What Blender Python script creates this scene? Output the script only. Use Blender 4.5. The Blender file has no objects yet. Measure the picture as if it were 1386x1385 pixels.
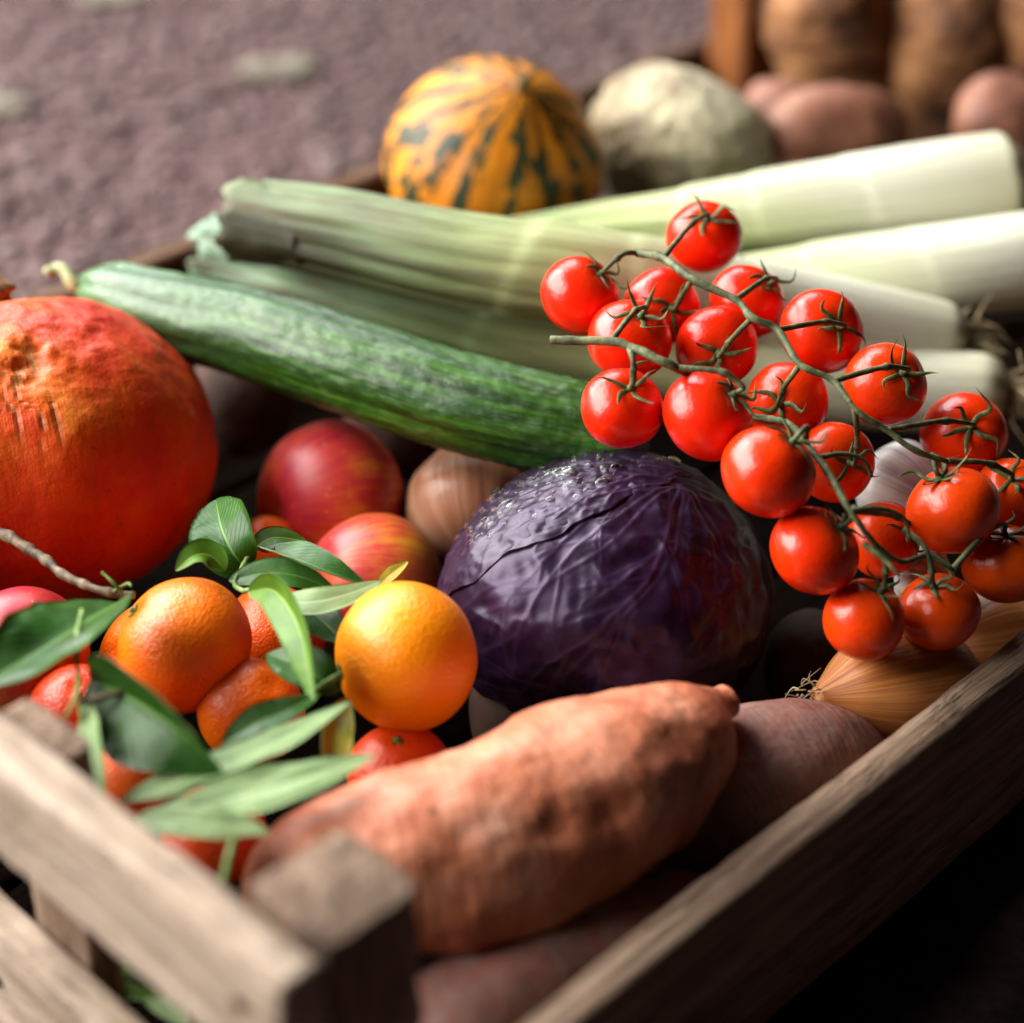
import bpy, math, random
import numpy as np
from mathutils import Vector, Matrix, Quaternion

# ------------------------------------------------------------------ camera, world, light
sc = bpy.context.scene
COL = sc.collection
cam_d = bpy.data.cameras.new('camera')
cam = bpy.data.objects.new('camera', cam_d)
COL.objects.link(cam)
cam.location = (0, 0, 0.59)
cam.rotation_euler = (math.radians(90 - 33.3), 0, 0)
cam_d.lens = 69.7
cam_d.sensor_width = 36
cam_d.clip_end = 200
cam_d.clip_start = 0.02
cam_d.dof.use_dof = True
cam_d.dof.focus_distance = 0.765
cam_d.dof.aperture_fstop = 3.5
sc.camera = cam

world = bpy.data.worlds.new('World')
sc.world = world
world.use_nodes = True
bg = world.node_tree.nodes['Background']
bg.inputs[0].default_value = (1.0, 0.95, 0.90, 1)
bg.inputs[1].default_value = 0.007


def area(name, loc, target, sx, sy, power, col):
    l = bpy.data.lights.new(name, 'AREA')
    l.shape = 'RECTANGLE'
    l.size = sx
    l.size_y = sy
    l.energy = power
    l.color = col
    o = bpy.data.objects.new(name, l)
    COL.objects.link(o)
    o.location = loc
    o.rotation_euler = (Vector(target) - Vector(loc)).to_track_quat('-Z', 'Y').to_euler()
    return o


# the open side of the shed: a wide soft window of daylight on the left, more sky behind it
area('window_light', (-1.30, 1.00, 1.06), (0.05, 0.72, 0.12), 2.2, 1.3, 140, (1.0, 0.965, 0.92))
area('sky_light', (-1.2, 3.6, 2.6), (-0.1, 1.2, 0.0), 3.0, 2.0, 165, (0.95, 0.975, 1.0))

sc.view_settings.view_transform = 'Standard'
sc.view_settings.look = 'None'
sc.view_settings.exposure = 0.0
sc.view_settings.gamma = 1.0
sc.cycles.max_bounces = 8
sc.cycles.diffuse_bounces = 2
sc.cycles.caustics_refractive = False
sc.cycles.caustics_reflective = False
sc.cycles.use_denoising = True

# ------------------------------------------------------------------ small maths
rng = np.random.default_rng(7)
random.seed(7)


def lin(h):
    h = h.lstrip('#')
    c = [int(h[i:i + 2], 16) / 255 for i in (0, 2, 4)]
    return tuple([x / 12.92 if x <= .04045 else ((x + .055) / 1.055) ** 2.4 for x in c] + [1.0])


def _hash(ix, iy, iz, seed):
    with np.errstate(over='ignore'):
        n = (ix.astype(np.int64) * 374761393 + iy.astype(np.int64) * 668265263 + iz.astype(np.int64) * 2147483647 + seed * 1274126177) & 0xffffffff
        n = ((n ^ (n >> 13)) * 1274126177) & 0xffffffff
        n = (n ^ (n >> 16)) & 0xffffffff
    return n.astype(np.float64) / 0xffffffff * 2 - 1


def noise(P, scale=1.0, seed=0, octaves=1):
    """smooth value noise in -1..1 for an array of points (...,3)"""
    P = np.asarray(P, float) * scale
    out = np.zeros(P.shape[:-1])
    amp, tot = 1.0, 0.0
    for o in range(octaves):
        i = np.floor(P).astype(np.int64)
        fr = P - i
        w = fr * fr * fr * (fr * (fr * 6 - 15) + 10)
        acc = 0
        for dx in (0, 1):
            for dy in (0, 1):
                for dz in (0, 1):
                    ww = (w[..., 0] if dx else 1 - w[..., 0]) * (w[..., 1] if dy else 1 - w[..., 1]) * (w[..., 2] if dz else 1 - w[..., 2])
                    acc = acc + ww * _hash(i[..., 0] + dx, i[..., 1] + dy, i[..., 2] + dz, seed + o * 17)
        out += amp * acc
        tot += amp
        amp *= .5
        P = P * 2.03 + 11.7
    return out / tot


def crom(pts, n):
    """Catmull-Rom through points, n samples evenly spaced by length"""
    p = np.asarray(pts, float)
    if len(p) == 2:
        p = np.array([p[0], (p[0] * 2 + p[1]) / 3, (p[0] + p[1] * 2) / 3, p[1]])
    q = np.vstack([2 * p[0] - p[1], p, 2 * p[-1] - p[-2]])
    out = []
    for k in range(1, len(q) - 2):
        t = np.linspace(0, 1, 24, endpoint=False)[:, None]
        a, b, c, d = q[k - 1], q[k], q[k + 1], q[k + 2]
        out.append(.5 * (2 * b + (c - a) * t + (2 * a - 5 * b + 4 * c - d) * t ** 2 + (3 * b - a - 3 * c + d) * t ** 3))
    out = np.vstack(out + [p[-1:]])
    s = np.r_[0, np.cumsum(np.linalg.norm(np.diff(out, axis=0), axis=1))]
    t = np.asarray(n) * s[-1] if not np.isscalar(n) else np.linspace(0, s[-1], n)
    return np.stack([np.interp(t, s, out[:, k]) for k in range(3)], 1), s[-1]


def frames(P, hint=(0, 0, 1)):
    T = np.gradient(P, axis=0)
    T /= np.linalg.norm(T, axis=1)[:, None] + 1e-12
    h = np.asarray(hint, float)
    n = h - T[0] * (h @ T[0])
    if np.linalg.norm(n) < 1e-3:
        h = np.array([0.3, 1, 0.1])
        n = h - T[0] * (h @ T[0])
    N = np.zeros_like(P)
    for k in range(len(P)):
        n = n - T[k] * (n @ T[k])
        n = n / np.linalg.norm(n)
        N[k] = n
    B = np.cross(T, N)
    return T, N, B


# ------------------------------------------------------------------ objects
def link(name, me, parent=None, mats=()):
    o = bpy.data.objects.new(name, me)
    COL.objects.link(o)
    if parent is not None:
        o.parent = parent
    for m in mats:
        me.materials.append(m)
    return o


def tag(o, label=None, cat=None, group=None, kind=None):
    if label:
        o['label'] = label
    if cat:
        o['category'] = cat
    if group:
        o['group'] = group
    if kind:
        o['kind'] = kind
    return o


def empty(name, loc, label=None, cat=None, group=None):
    o = bpy.data.objects.new(name, None)
    o.empty_display_size = .02
    COL.objects.link(o)
    o.location = loc
    return tag(o, label, cat, group)


def make_mesh(name, V, Fc, sw=None, extra=None, mi=None):
    me = bpy.data.meshes.new(name)
    me.from_pydata([tuple(v) for v in V], [], Fc)
    me.update()
    me.polygons.foreach_set('use_smooth', [True] * len(me.polygons))
    if sw is not None:
        at = me.attributes.new('sw', 'FLOAT_VECTOR', 'POINT')
        at.data.foreach_set('vector', np.asarray(sw, np.float32).ravel())
    if extra:
        for k, a in extra.items():
            at = me.attributes.new(k, 'FLOAT', 'POINT')
            at.data.foreach_set('value', np.asarray(a, np.float32).ravel())
    if mi is not None:
        me.polygons.foreach_set('material_index', mi)
    return me


def grid_faces(nr, ns, off=0, wrap=True):
    f = []
    for i in range(nr - 1):
        a = off + i * ns
        b = a + ns
        for j in range(ns if wrap else ns - 1):
            k = (j + 1) % ns
            f.append((a + j, a + k, b + k, b + j))
    return f


def tube_arrays(pts, radius, nr=40, ns=24, disp=None, squash=(1, 1), section=None, hint=(0, 0, 1), ends=True, spacing='cos'):
    """swept body; radius is a function of t (0..1) in metres"""
    t = np.linspace(0, 1, nr)
    if spacing == 'cos':
        t = .5 - .5 * np.cos(np.pi * t)
        t = np.clip(t, .0002, .9998)
    C, L = crom(pts, t)
    T, N, B = frames(C, hint)
    th = np.linspace(0, 2 * np.pi, ns, endpoint=False)
    r = radius(t) if callable(radius) else np.full(nr, radius)
    if section is None:
        cx, cy = np.cos(th), np.sin(th)
    else:
        cx, cy = section(th)
    X = (cx[None] * r[:, None] * squash[0])
    Y = (cy[None] * r[:, None] * squash[1])
    V = C[:, None] + N[:, None] * X[..., None] + B[:, None] * Y[..., None]
    O = N[:, None] * cx[None, :, None] + B[:, None] * cy[None, :, None]
    O /= np.linalg.norm(O, axis=2)[..., None] + 1e-9
    if disp is not None:
        tt, aa = np.meshgrid(t, th, indexing='ij')
        V = V + O * disp(tt, aa, V)[..., None]
    sw = np.stack(np.broadcast_arrays(np.cos(th)[None], np.sin(th)[None], (t * L * 100)[:, None]), 2)
    Fc = grid_faces(nr, ns)
    V = V.reshape(-1, 3)
    sw = sw.reshape(-1, 3)
    if ends:
        a = len(V)
        V = np.vstack([V, V[:ns].mean(0), V[-ns - 0:][:ns].mean(0) if False else V[(nr - 1) * ns:nr * ns].mean(0)])
        sw = np.vstack([sw, [[0, 0, 0]], [[0, 0, L * 100]]])
        for j in range(ns):
            k = (j + 1) % ns
            Fc.append((a, k, j))
            Fc.append((a + 1, (nr - 1) * ns + j, (nr - 1) * ns + k))
    return V, Fc, sw


def body(name, pts, radius, mats, parent=None, base=None, **kw):
    """one mesh object made by a sweep; its origin sits at the base of its shape"""
    V, Fc, sw = tube_arrays(pts, radius, **kw)
    if parent is None:
        o0 = np.array([V[:, 0].mean(), V[:, 1].mean(), V[:, 2].min()])
    else:
        o0 = np.array(parent.matrix_world.translation) if base is None else np.array(base)
    me = make_mesh(name, V - o0, Fc, sw)
    o = link(name, me, parent, mats)
    if parent is None:
        o.location = o0
        o.matrix_world = Matrix.Translation(o0)
    return o


def merge(parts):
    VV, FF, SS = [], [], []
    n = 0
    for V, Fc, sw in parts:
        VV.append(V)
        SS.append(sw)
        FF += [tuple(i + n for i in f) for f in Fc]
        n += len(V)
    return np.vstack(VV), FF, np.vstack(SS)


def place_empty(o):
    o.matrix_world = Matrix.Translation(o.location)
    return o


def ellip(p=2.0, k=1.0):
    return lambda t: np.power(np.clip(1 - np.abs(2 * t - 1) ** p, 0, 1), 1 / p) * k


def prof(ts, rs):
    """radius profile: linear table smoothed by a cubic, closed roundly where it is 0"""
    ts = np.asarray(ts, float)
    rs = np.asarray(rs, float)
    m = np.gradient(rs, ts)

    def f(t):
        k = np.clip(np.searchsorted(ts, t) - 1, 0, len(ts) - 2)
        h = ts[k + 1] - ts[k]
        x = (t - ts[k]) / h
        return np.maximum(0.0002, (2 * x ** 3 - 3 * x ** 2 + 1) * rs[k] + (x ** 3 - 2 * x ** 2 + x) * h * m[k] + (-2 * x ** 3 + 3 * x ** 2) * rs[k + 1] + (x ** 3 - x ** 2) * h * m[k + 1])
    return f


def round_ends(f, e0=.08, e1=.08):
    def g(t):
        a = np.sqrt(np.clip(1 - (1 - np.clip(t / e0, 0, 1)) ** 2, 0, 1)) if e0 else 1
        b = np.sqrt(np.clip(1 - (1 - np.clip((1 - t) / e1, 0, 1)) ** 2, 0, 1)) if e1 else 1
        return f(t) * a * b
    return g


# ------------------------------------------------------------------ materials
class NT:
    def __init__(self, name):
        self.m = bpy.data.materials.new(name)
        self.m.use_nodes = True
        self.t = self.m.node_tree
        self.b = self.t.nodes['Principled BSDF']

    def n(self, typ, **kw):
        d = self.t.nodes.new(typ)
        for k, v in kw.items():
            setattr(d, k, v)
        return d

    def put(self, s, v):
        if isinstance(v, bpy.types.NodeSocket):
            self.t.links.new(v, s)
        else:
            s.default_value = v

    def obj(self):
        return self.n('ShaderNodeTexCoord').outputs['Object']

    def attr(self, name='sw', out='Vector'):
        return self.n('ShaderNodeAttribute', attribute_name=name).outputs[out]

    def rand(self):
        return self.n('ShaderNodeObjectInfo').outputs['Random']

    def ocol(self):
        return self.n('ShaderNodeObjectInfo').outputs['Color']

    def map(self, v, scale=(1, 1, 1), loc=(0, 0, 0)):
        d = self.n('ShaderNodeMapping')
        self.put(d.inputs[0], v)
        d.inputs['Scale'].default_value = scale
        self.put(d.inputs['Location'], loc)
        return d.outputs[0]

    def noise(self, v, scale, detail=4, rough=.55, dist=0.0):
        d = self.n('ShaderNodeTexNoise')
        self.put(d.inputs['Vector'], v)
        d.inputs['Scale'].default_value = scale
        d.inputs['Detail'].default_value = detail
        d.inputs['Roughness'].default_value = rough
        d.inputs['Distortion'].default_value = dist
        return d.outputs[0]

    def voro(self, v, scale, feature='F1', out='Distance'):
        d = self.n('ShaderNodeTexVoronoi', feature=feature)
        self.put(d.inputs['Vector'], v)
        d.inputs['Scale'].default_value = scale
        return d.outputs[out]

    def ramp(self, f, stops):
        d = self.n('ShaderNodeValToRGB')
        e = d.color_ramp.elements
        while len(e) < len(stops):
            e.new(.5)
        for x, (p, c) in zip(e, stops):
            x.position = p
            x.color = lin(c) if isinstance(c, str) else ((c, c, c, 1) if np.isscalar(c) else c)
        self.put(d.inputs[0], f)
        return d.outputs[0]

    def mix(self, f, a, b, mode='MIX'):
        d = self.n('ShaderNodeMix', data_type='RGBA', blend_type=mode)
        self.put(d.inputs[0], f)
        self.put(d.inputs[6], lin(a) if isinstance(a, str) else a)
        self.put(d.inputs[7], lin(b) if isinstance(b, str) else b)
        return d.outputs[2]

    def math(self, op, a, b=0.5, c=None):
        d = self.n('ShaderNodeMath', operation=op)
        self.put(d.inputs[0], a)
        self.put(d.inputs[1], b)
        if c is not None:
            self.put(d.inputs[2], c)
        return d.outputs[0]

    def sep(self, v):
        d = self.n('ShaderNodeSeparateXYZ')
        self.put(d.inputs[0], v)
        return d.outputs

    def comb(self, x, y, z):
        d = self.n('ShaderNodeCombineXYZ')
        for s, q in zip(d.inputs, (x, y, z)):
            self.put(s, q)
        return d.outputs[0]

    def vadd(self, a, b):
        d = self.n('ShaderNodeVectorMath', operation='ADD')
        self.put(d.inputs[0], a)
        self.put(d.inputs[1], b)
        return d.outputs[0]

    def bump(self, h, strength=.5, dist=.001, normal=None):
        d = self.n('ShaderNodeBump')
        self.put(d.inputs['Height'], h)
        d.inputs['Strength'].default_value = strength
        d.inputs['Distance'].default_value = dist
        if normal is not None:
            self.put(d.inputs['Normal'], normal)
        return d.outputs[0]

    def done(self, col=None, rough=None, normal=None, **kw):
        if col is not None:
            self.put(self.b.inputs['Base Color'], lin(col) if isinstance(col, str) else col)
        if rough is not None:
            self.put(self.b.inputs['Roughness'], rough)
        if normal is not None:
            self.put(self.b.inputs['Normal'], normal)
        for k, v in kw.items():
            self.put(self.b.inputs[k.replace('_', ' ')], v)
        return self.m


def sss(n, w, rad, scale=.004):
    n.b.inputs['Subsurface Weight'].default_value = w
    n.b.inputs['Subsurface Radius'].default_value = rad
    n.b.inputs['Subsurface Scale'].default_value = scale


def m_wood(name, dark, mid, light, rough=.75, spec=.25):
    n = NT(name)
    o = n.vadd(n.obj(), n.comb(n.math('MULTIPLY', n.rand(), 9.0), n.math('MULTIPLY', n.rand(), 5.0), 0.0))
    warp = n.noise(n.map(o, (5, 18, 18)), 1.0, 3)
    g = n.noise(n.vadd(n.map(o, (7, 190, 190)), n.comb(0.0, n.math('MULTIPLY', warp, 2.5), 0.0)), 1.0, 5, .65)
    big = n.noise(n.map(o, (10, 30, 30)), 1.0, 4, .6)
    c = n.ramp(g, [(.34, dark), (.5, mid), (.68, light)])
    c = n.mix(n.ramp(big, [(.35, .0), (.75, .55)]), c, dark)
    kd = n.voro(n.map(o, (7, 17, 17)), 1.0)
    knot = n.ramp(kd, [(.05, 1.0), (.17, 0.0)])
    c = n.mix(knot, c, n.ramp(kd, [(.0, '#2a1a10'), (.2, dark)]))
    fine = n.noise(n.map(o, (60, 900, 900)), 1.0, 3)
    c = n.mix(.35, c, n.ramp(fine, [(.3, dark), (.7, light)]), 'OVERLAY')
    stain = n.noise(n.map(o, (14, 22, 22)), 1.0, 6, .7)
    c = n.mix(n.ramp(stain, [(.54, 0.0), (.70, .55)]), c, n.mix(.5, dark, '#1c120b'))
    saw = n.noise(n.map(o, (420, 12, 12)), 1.0, 2)
    pit = n.noise(n.map(o, (45, 260, 260)), 1.0, 4, .7)
    c = n.mix(n.ramp(pit, [(.60, 0.0), (.70, .6)]), c, dark)
    h = n.math('ADD', n.math('ADD', g, n.math('MULTIPLY', saw, .18)), n.math('SUBTRACT', n.math('MULTIPLY', fine, .35), n.ramp(pit, [(.56, 0.0), (.70, .8)])))
    return n.done(c, rough, n.bump(h, .8, .0024), Specular_IOR_Level=spec)


WOOD = m_wood('weathered_wood', '#857565', '#b8a897', '#d8ccbf')
WOOD_B = m_wood('brown_weathered_wood', '#5e4b3e', '#8e7865', '#b09c88')
WOOD_D = m_wood('dark_weathered_wood', '#3e2c1e', '#6a4e38', '#8a6c50')
WOOD_SHADE = m_wood('shade_dark_wood', '#0c0805', '#150e09', '#20160f', .9, .03)  # near black on purpose: shade of the crate bottom put into the colour
WOOD_WARM = m_wood('warm_wood', '#5e3618', '#9a6230', '#b98047')


def m_tomato():
    n = NT('tomato_skin')
    o = n.obj()
    blot = n.noise(o, 2.2, 3)
    red = n.mix(n.ramp(blot, [(.35, 0.0), (.7, .5)]), '#ea2604', '#d81803')
    col = n.mix(n.sep(n.ocol())[0], red, '#e06a08')
    # paler, more orange shoulder round the stalk
    z = n.sep(o)[2]
    col = n.mix(n.ramp(z, [(.55, 0.0), (1.0, .4)]), col, '#d8430a')
    sp = n.voro(o, 16)
    col = n.mix(n.ramp(sp, [(.02, .35), (.06, 0.0)]), col, '#d99a5a')
    nz = n.noise(o, 4, 3)
    sss(n, .25, (1.0, .15, .05), .004)
    return n.done(col, n.math('ADD', n.math('MULTIPLY', nz, .10), .20), n.bump(n.noise(o, 9, 3), .06, .02),
                  Coat_Weight=.0, Specular_IOR_Level=.5)


def m_stem(name, a, b, c):
    n = NT(name)
    o = n.obj()
    f = n.noise(o, 180, 4)
    col = n.ramp(f, [(.3, a), (.5, b), (.72, c)])
    return n.done(col, .6, n.bump(n.noise(o, 700, 2), .4, .0006), Specular_IOR_Level=.35)


TOMATO = m_tomato()
VINE = m_stem('tomato_stalk', '#2e341c', '#4e5636', '#7a8058')
CALYX = NT('calyx_green')
CALYX = CALYX.done(CALYX.ramp(CALYX.noise(CALYX.obj(), 5, 3), [(.3, '#2e3618'), (.55, '#52602e'), (.75, '#858a62')]), .6)
TWIG = m_stem('brown_twig', '#2b2019', '#55442f', '#857658')
GTWIG = m_stem('green_twig', '#37521c', '#5f7f34', '#93a268')


def m_citrus(name, a, b, c):
    n = NT(name)
    o = n.obj()
    f = n.noise(o, 26, 3)
    col = n.mix(n.sep(n.ocol())[0], n.ramp(f, [(.3, a), (.55, b), (.8, c)]), '#d6210a')
    p = n.voro(o, 900, 'SMOOTH_F1')
    h = n.math('ADD', n.ramp(p, [(.0, 0.0), (.5, 1.0)]), n.math('MULTIPLY', n.noise(o, 420, 3), 1.2))
    sss(n, .3, (1.0, .35, .08), .004)
    return n.done(col, .36, n.bump(h, .5, .0005), Specular_IOR_Level=.5, Coat_Weight=.12, Coat_Roughness=.25)


CITRUS = m_citrus('mandarin_peel', '#e86400', '#f07400', '#f68a04')
CITRUS_Y = m_citrus('yellow_orange_peel', '#fb8800', '#ff9a02', '#ffac0a')


def m_leaf(name, a, b, vein, rough=.4, trans=.15):
    n = NT(name)
    s = n.sep(n.attr())
    x, t = s[0], s[1]
    ax = n.math('ABSOLUTE', x)
    # side veins swept forward from the midrib
    w = n.math('SUBTRACT', n.math('MULTIPLY', t, 13.0), n.math('MULTIPLY', ax, 5.0))
    sv = n.math('ABSOLUTE', n.math('SUBTRACT', n.math('FRACT', w), .5))
    svm = n.ramp(sv, [(.0, 1.0), (.09, 0.0)])
    mid = n.ramp(ax, [(.02, 1.0), (.07, 0.0)])
    vm = n.math('MAXIMUM', n.math('MULTIPLY', svm, .5), mid)
    f = n.noise(n.obj(), 90, 4)
    col = n.mix(vm, n.ramp(f, [(.3, a), (.7, b)]), vein)
    blem = n.math('MULTIPLY', n.ramp(n.noise(n.obj(), 130, 5, .7), [(.62, 0.0), (.72, .7)]), n.ramp(n.noise(n.obj(), 35, 2), [(.5, 0.0), (.65, 1.0)]))
    col = n.mix(blem, col, '#9a8a3a')
    h = n.math('ADD', n.math('MULTIPLY', vm, -.8), n.math('MULTIPLY', n.noise(n.obj(), 160, 3), .8))
    n.b.inputs['Subsurface Weight'].default_value = 0.0
    m = n.done(col, rough, n.bump(h, .5, .0006), Specular_IOR_Level=.35)
    tr = n.n('ShaderNodeBsdfTranslucent')
    n.put(tr.inputs['Color'], n.mix(.5, col, '#9fb82a'))
    mx = n.n('ShaderNodeMixShader')
    mx.inputs[0].default_value = trans
    out = n.t.nodes['Material Output']
    n.t.links.new(n.b.outputs[0], mx.inputs[1])
    n.t.links.new(tr.outputs[0], mx.inputs[2])
    n.t.links.new(mx.outputs[0], out.inputs['Surface'])
    return m


LEAF_TOP = m_leaf('leaf_upper_side', '#16400a', '#2a5c12', '#55802c', .42)
LEAF_MID = m_leaf('leaf_light_side', '#3a6410', '#54801a', '#8fac44', .42)
LEAF_UND = m_leaf('leaf_under_side', '#75945a', '#90aa72', '#b4c698', .55)
LEAF_YEL = m_leaf('leaf_yellowing', '#8a8a1c', '#b39a22', '#c9b956', .5)


def m_pumpkin():
    n = NT('pumpkin_skin')
    o = n.obj()
    f = n.noise(o, 16, 5, .6)
    col = n.ramp(f, [(.3, '#b42206'), (.45, '#d23c08'), (.58, '#de5c0a'), (.75, '#e68e24')])
    z = n.sep(o)[2]
    col = n.mix(n.ramp(n.math('ADD', z, n.math('MULTIPLY', n.noise(o, 24, 4), .05)), [(.125, 0.0), (.175, .55)]), col, '#e07a5c')
    st = n.noise(n.map(n.attr(), (16, 16, .35)), 1.0, 5, .65)
    col = n.mix(n.ramp(st, [(.55, 0.0), (.75, .28)]), col, '#b0601e')
    sp = n.voro(o, 130)
    col = n.mix(n.ramp(sp, [(.05, .6), (.14, 0.0)]), col, '#5f3a14')
    sv = n.attr('scar', 'Fac')
    col = n.mix(n.math('MULTIPLY', sv, .8), col, n.ramp(n.noise(o, 200, 3), [(.3, '#7c4a20'), (.7, '#c49a5e')]))
    h = n.math('ADD', n.math('ADD', n.noise(o, 60, 5, .6), n.math('MULTIPLY', sv, .5)), n.math('MULTIPLY', st, .25))
    return n.done(col, n.math('ADD', .38, n.math('MULTIPLY', f, .2)), n.bump(h, .6, .003), Specular_IOR_Level=.45)


def m_cork():
    n = NT('corky_scar')
    return n.done(n.ramp(n.noise(n.obj(), 300, 3), [(.3, '#a85e2a'), (.7, '#c89058')]), .85)


def m_gourd():
    n = NT('striped_gourd_skin')
    s = n.attr()
    x, y, z = n.sep(s)
    o = n.obj()
    wob = n.noise(o, 26, 4)
    ang = n.math('ARCTAN2', y, x)
    a = n.math('ADD', n.math('MULTIPLY', ang, 2.228), n.math('MULTIPLY', wob, .9))
    fr = n.math('ABSOLUTE', n.math('SUBTRACT', n.math('FRACT', a), .5))
    br = n.noise(n.map(s, (6, 6, 1.1)), 1.0, 4, .6)
    v = n.math('ADD', fr, n.math('MULTIPLY', n.math('SUBTRACT', br, .5), 2.4))
    m = n.ramp(v, [(.26, 0.0), (.32, 1.0)])
    yel = n.ramp(n.noise(o, 20, 3), [(.3, '#c46c06'), (.6, '#d0820e'), (.8, '#d69a38')])
    col = n.mix(m, yel, n.ramp(wob, [(.3, '#1d2714'), (.7, '#3a4424')]))
    return n.done(col, .5, n.bump(n.noise(o, 90, 4), .3, .002), Specular_IOR_Level=.4)


def m_celeriac():
    n = NT('celeriac_skin')
    o = n.obj()
    f = n.noise(o, 38, 6, .65)
    z = n.sep(o)[2]
    k = n.math('ADD', n.math('MULTIPLY', z, -6.0), n.math('ADD', n.math('MULTIPLY', n.sep(o)[0], 5.0), n.math('SUBTRACT', n.math('MULTIPLY', f, 1.9), .50)))
    dirt = n.ramp(k, [(.15, 0.0), (.55, .8)])
    base = n.ramp(f, [(.3, '#a89c78'), (.5, '#c8bfa0'), (.75, '#d8d1ba')])
    col = n.mix(dirt, base, n.ramp(n.noise(o, 110, 4), [(.35, '#4a3426'), (.6, '#7d6840'), (.75, '#a89b70')]))
    return n.done(col, .7, n.bump(f, .8, .006))


def m_skin(name, stops, spots, rough=.6, scale=24, bump=.003, streak=True, dust=None):
    """earthy root skin: mottled colour, dark spots, fine rings"""
    n = NT(name)
    o = n.obj()
    f = n.noise(o, scale, 6, .62)
    col = n.ramp(f, stops)
    sp = n.voro(n.map(o, (1, 1, 1.6)), 75)
    big = n.noise(o, 30, 2)
    col = n.mix(n.math('MULTIPLY', n.ramp(sp, [(.06, .9), (.15, 0.0)]), n.ramp(big, [(.45, 0.0), (.6, 1.0)])), col, spots)
    if dust:
        d = n.noise(o, 90, 7, .75)
        col = n.mix(n.ramp(d, [(.36, 0.05), (.68, .65)]), col, dust)
    pit = n.voro(o, 190)
    pm = n.math('MULTIPLY', n.ramp(pit, [(.06, .8), (.16, 0.0)]), n.ramp(n.noise(o, 45, 2), [(.5, 0.0), (.62, 1.0)]))
    col = n.mix(pm, col, spots)
    line = n.noise(n.map(n.attr(), (9, 9, .7)), 1.0, 4, .65)
    col = n.mix(n.ramp(line, [(.55, 0.0), (.78, .3)]), col, spots)
    rings = n.noise(n.map(n.attr(), (1.2, 1.2, 5.0)), 1.0, 4, .6)
    h = n.math('ADD', n.noise(o, 140, 5), n.math('MULTIPLY', rings, .8 if streak else .1))
    return n.done(col, rough, n.bump(h, .5, bump), Specular_IOR_Level=.35)


SWEET = m_skin('sweet_potato_skin', [(.28, '#8e482e'), (.45, '#b86a4a'), (.6, '#ca8466'), (.78, '#dcab96')], '#4a2010', .5, 34, .0022)
SWEET_PINK = m_skin('dusty_pink_skin', [(.3, '#74382e'), (.5, '#8e5044'), (.7, '#a26a58')], '#4a2a22', .75, 30, .0014, True, '#8f857c')
POTATO = m_skin('potato_skin', [(.3, '#5e382a'), (.5, '#835440'), (.72, '#9c705a')], '#5a3328', .55, 30, .001, False)
SHADE_SKIN = m_skin('shade_dark_skin', [(.3, '#23140d'), (.5, '#3a2418'), (.72, '#573a2a')], '#1a100a', .8, 30, .001, False)  # potato skin darkened, shade between the upper things painted into its colour
ROOT = m_skin('brown_root_skin', [(.3, '#22140c'), (.42, '#54341e'), (.55, '#8c5e38'), (.8, '#ac825a')], '#2e2018', .75, 20, .003, True)


def m_apple():
    n = NT('apple_skin')
    o = n.obj()
    f = n.noise(o, 17, 4, .55)
    x = n.sep(n.attr())[0]
    k = n.math('ADD', f, n.math('MULTIPLY', x, .10))
    fl = n.noise(n.map(n.attr(), (8, 8, .35)), 1.0, 5, .65)
    k = n.math('ADD', k, n.math('MULTIPLY', n.math('SUBTRACT', fl, .5), .45))
    col = n.ramp(k, [(.30, '#d89a2a'), (.42, '#d0702a'), (.53, '#c03a2e'), (.72, '#a81632')])
    sp = n.voro(o, 240)
    col = n.mix(n.ramp(sp, [(.06, .6), (.13, 0.0)]), col, '#e2b888')
    return n.done(col, .42, n.bump(n.noise(o, 120, 3), .12, .001), Specular_IOR_Level=.5)


def m_onion(name, a, b, c):
    n = NT(name)
    s = n.attr()
    st = n.noise(n.map(s, (7, 7, .10)), 1.0, 5, .6, .4)
    fine = n.noise(n.map(s, (26, 26, .12)), 1.0, 4, .6)
    col = n.ramp(st, [(.28, a), (.5, b), (.75, c)])
    col = n.mix(n.ramp(fine, [(.45, 0.0), (.7, .55)]), col, a)
    return n.done(col, .36, n.bump(n.math('ADD', fine, st), .35, .0012), Coat_Weight=.1)


ONION = m_onion('golden_onion_skin', '#8a4a1e', '#b87036', '#cf9a62')
SHALLOT = m_onion('pinkish_onion_skin', '#86503a', '#ab7454', '#c49a7c')
GARLIC = m_onion('garlic_skin', '#a89aa4', '#d8d2cc', '#ece8e0')


def m_cabbage():
    n = NT('red_cabbage_leaf')
    o = n.obj()
    v = n.attr('vein', 'Fac')
    f = n.noise(o, 30, 5)
    col = n.ramp(f, [(.3, '#100614'), (.55, '#1c0a20'), (.78, '#32122e')])
    bloom = n.noise(o, 45, 5, .6)
    col = n.mix(n.ramp(bloom, [(.40, 0.0), (.72, .3)]), col, '#3c2a4c')
    col = n.mix(n.math('MULTIPLY', v, .22), col, '#6c5078')
    h = n.noise(o, 120, 4)
    return n.done(col, n.math('ADD', .27, n.math('MULTIPLY', bloom, .2)), n.bump(h, .10, .0012), Specular_IOR_Level=.42, Specular_Tint=lin('#dccbea'))


def m_water():
    n = NT('water')
    return n.done('#ffffff', 0.0, None, Transmission_Weight=1.0, IOR=1.12)


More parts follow.
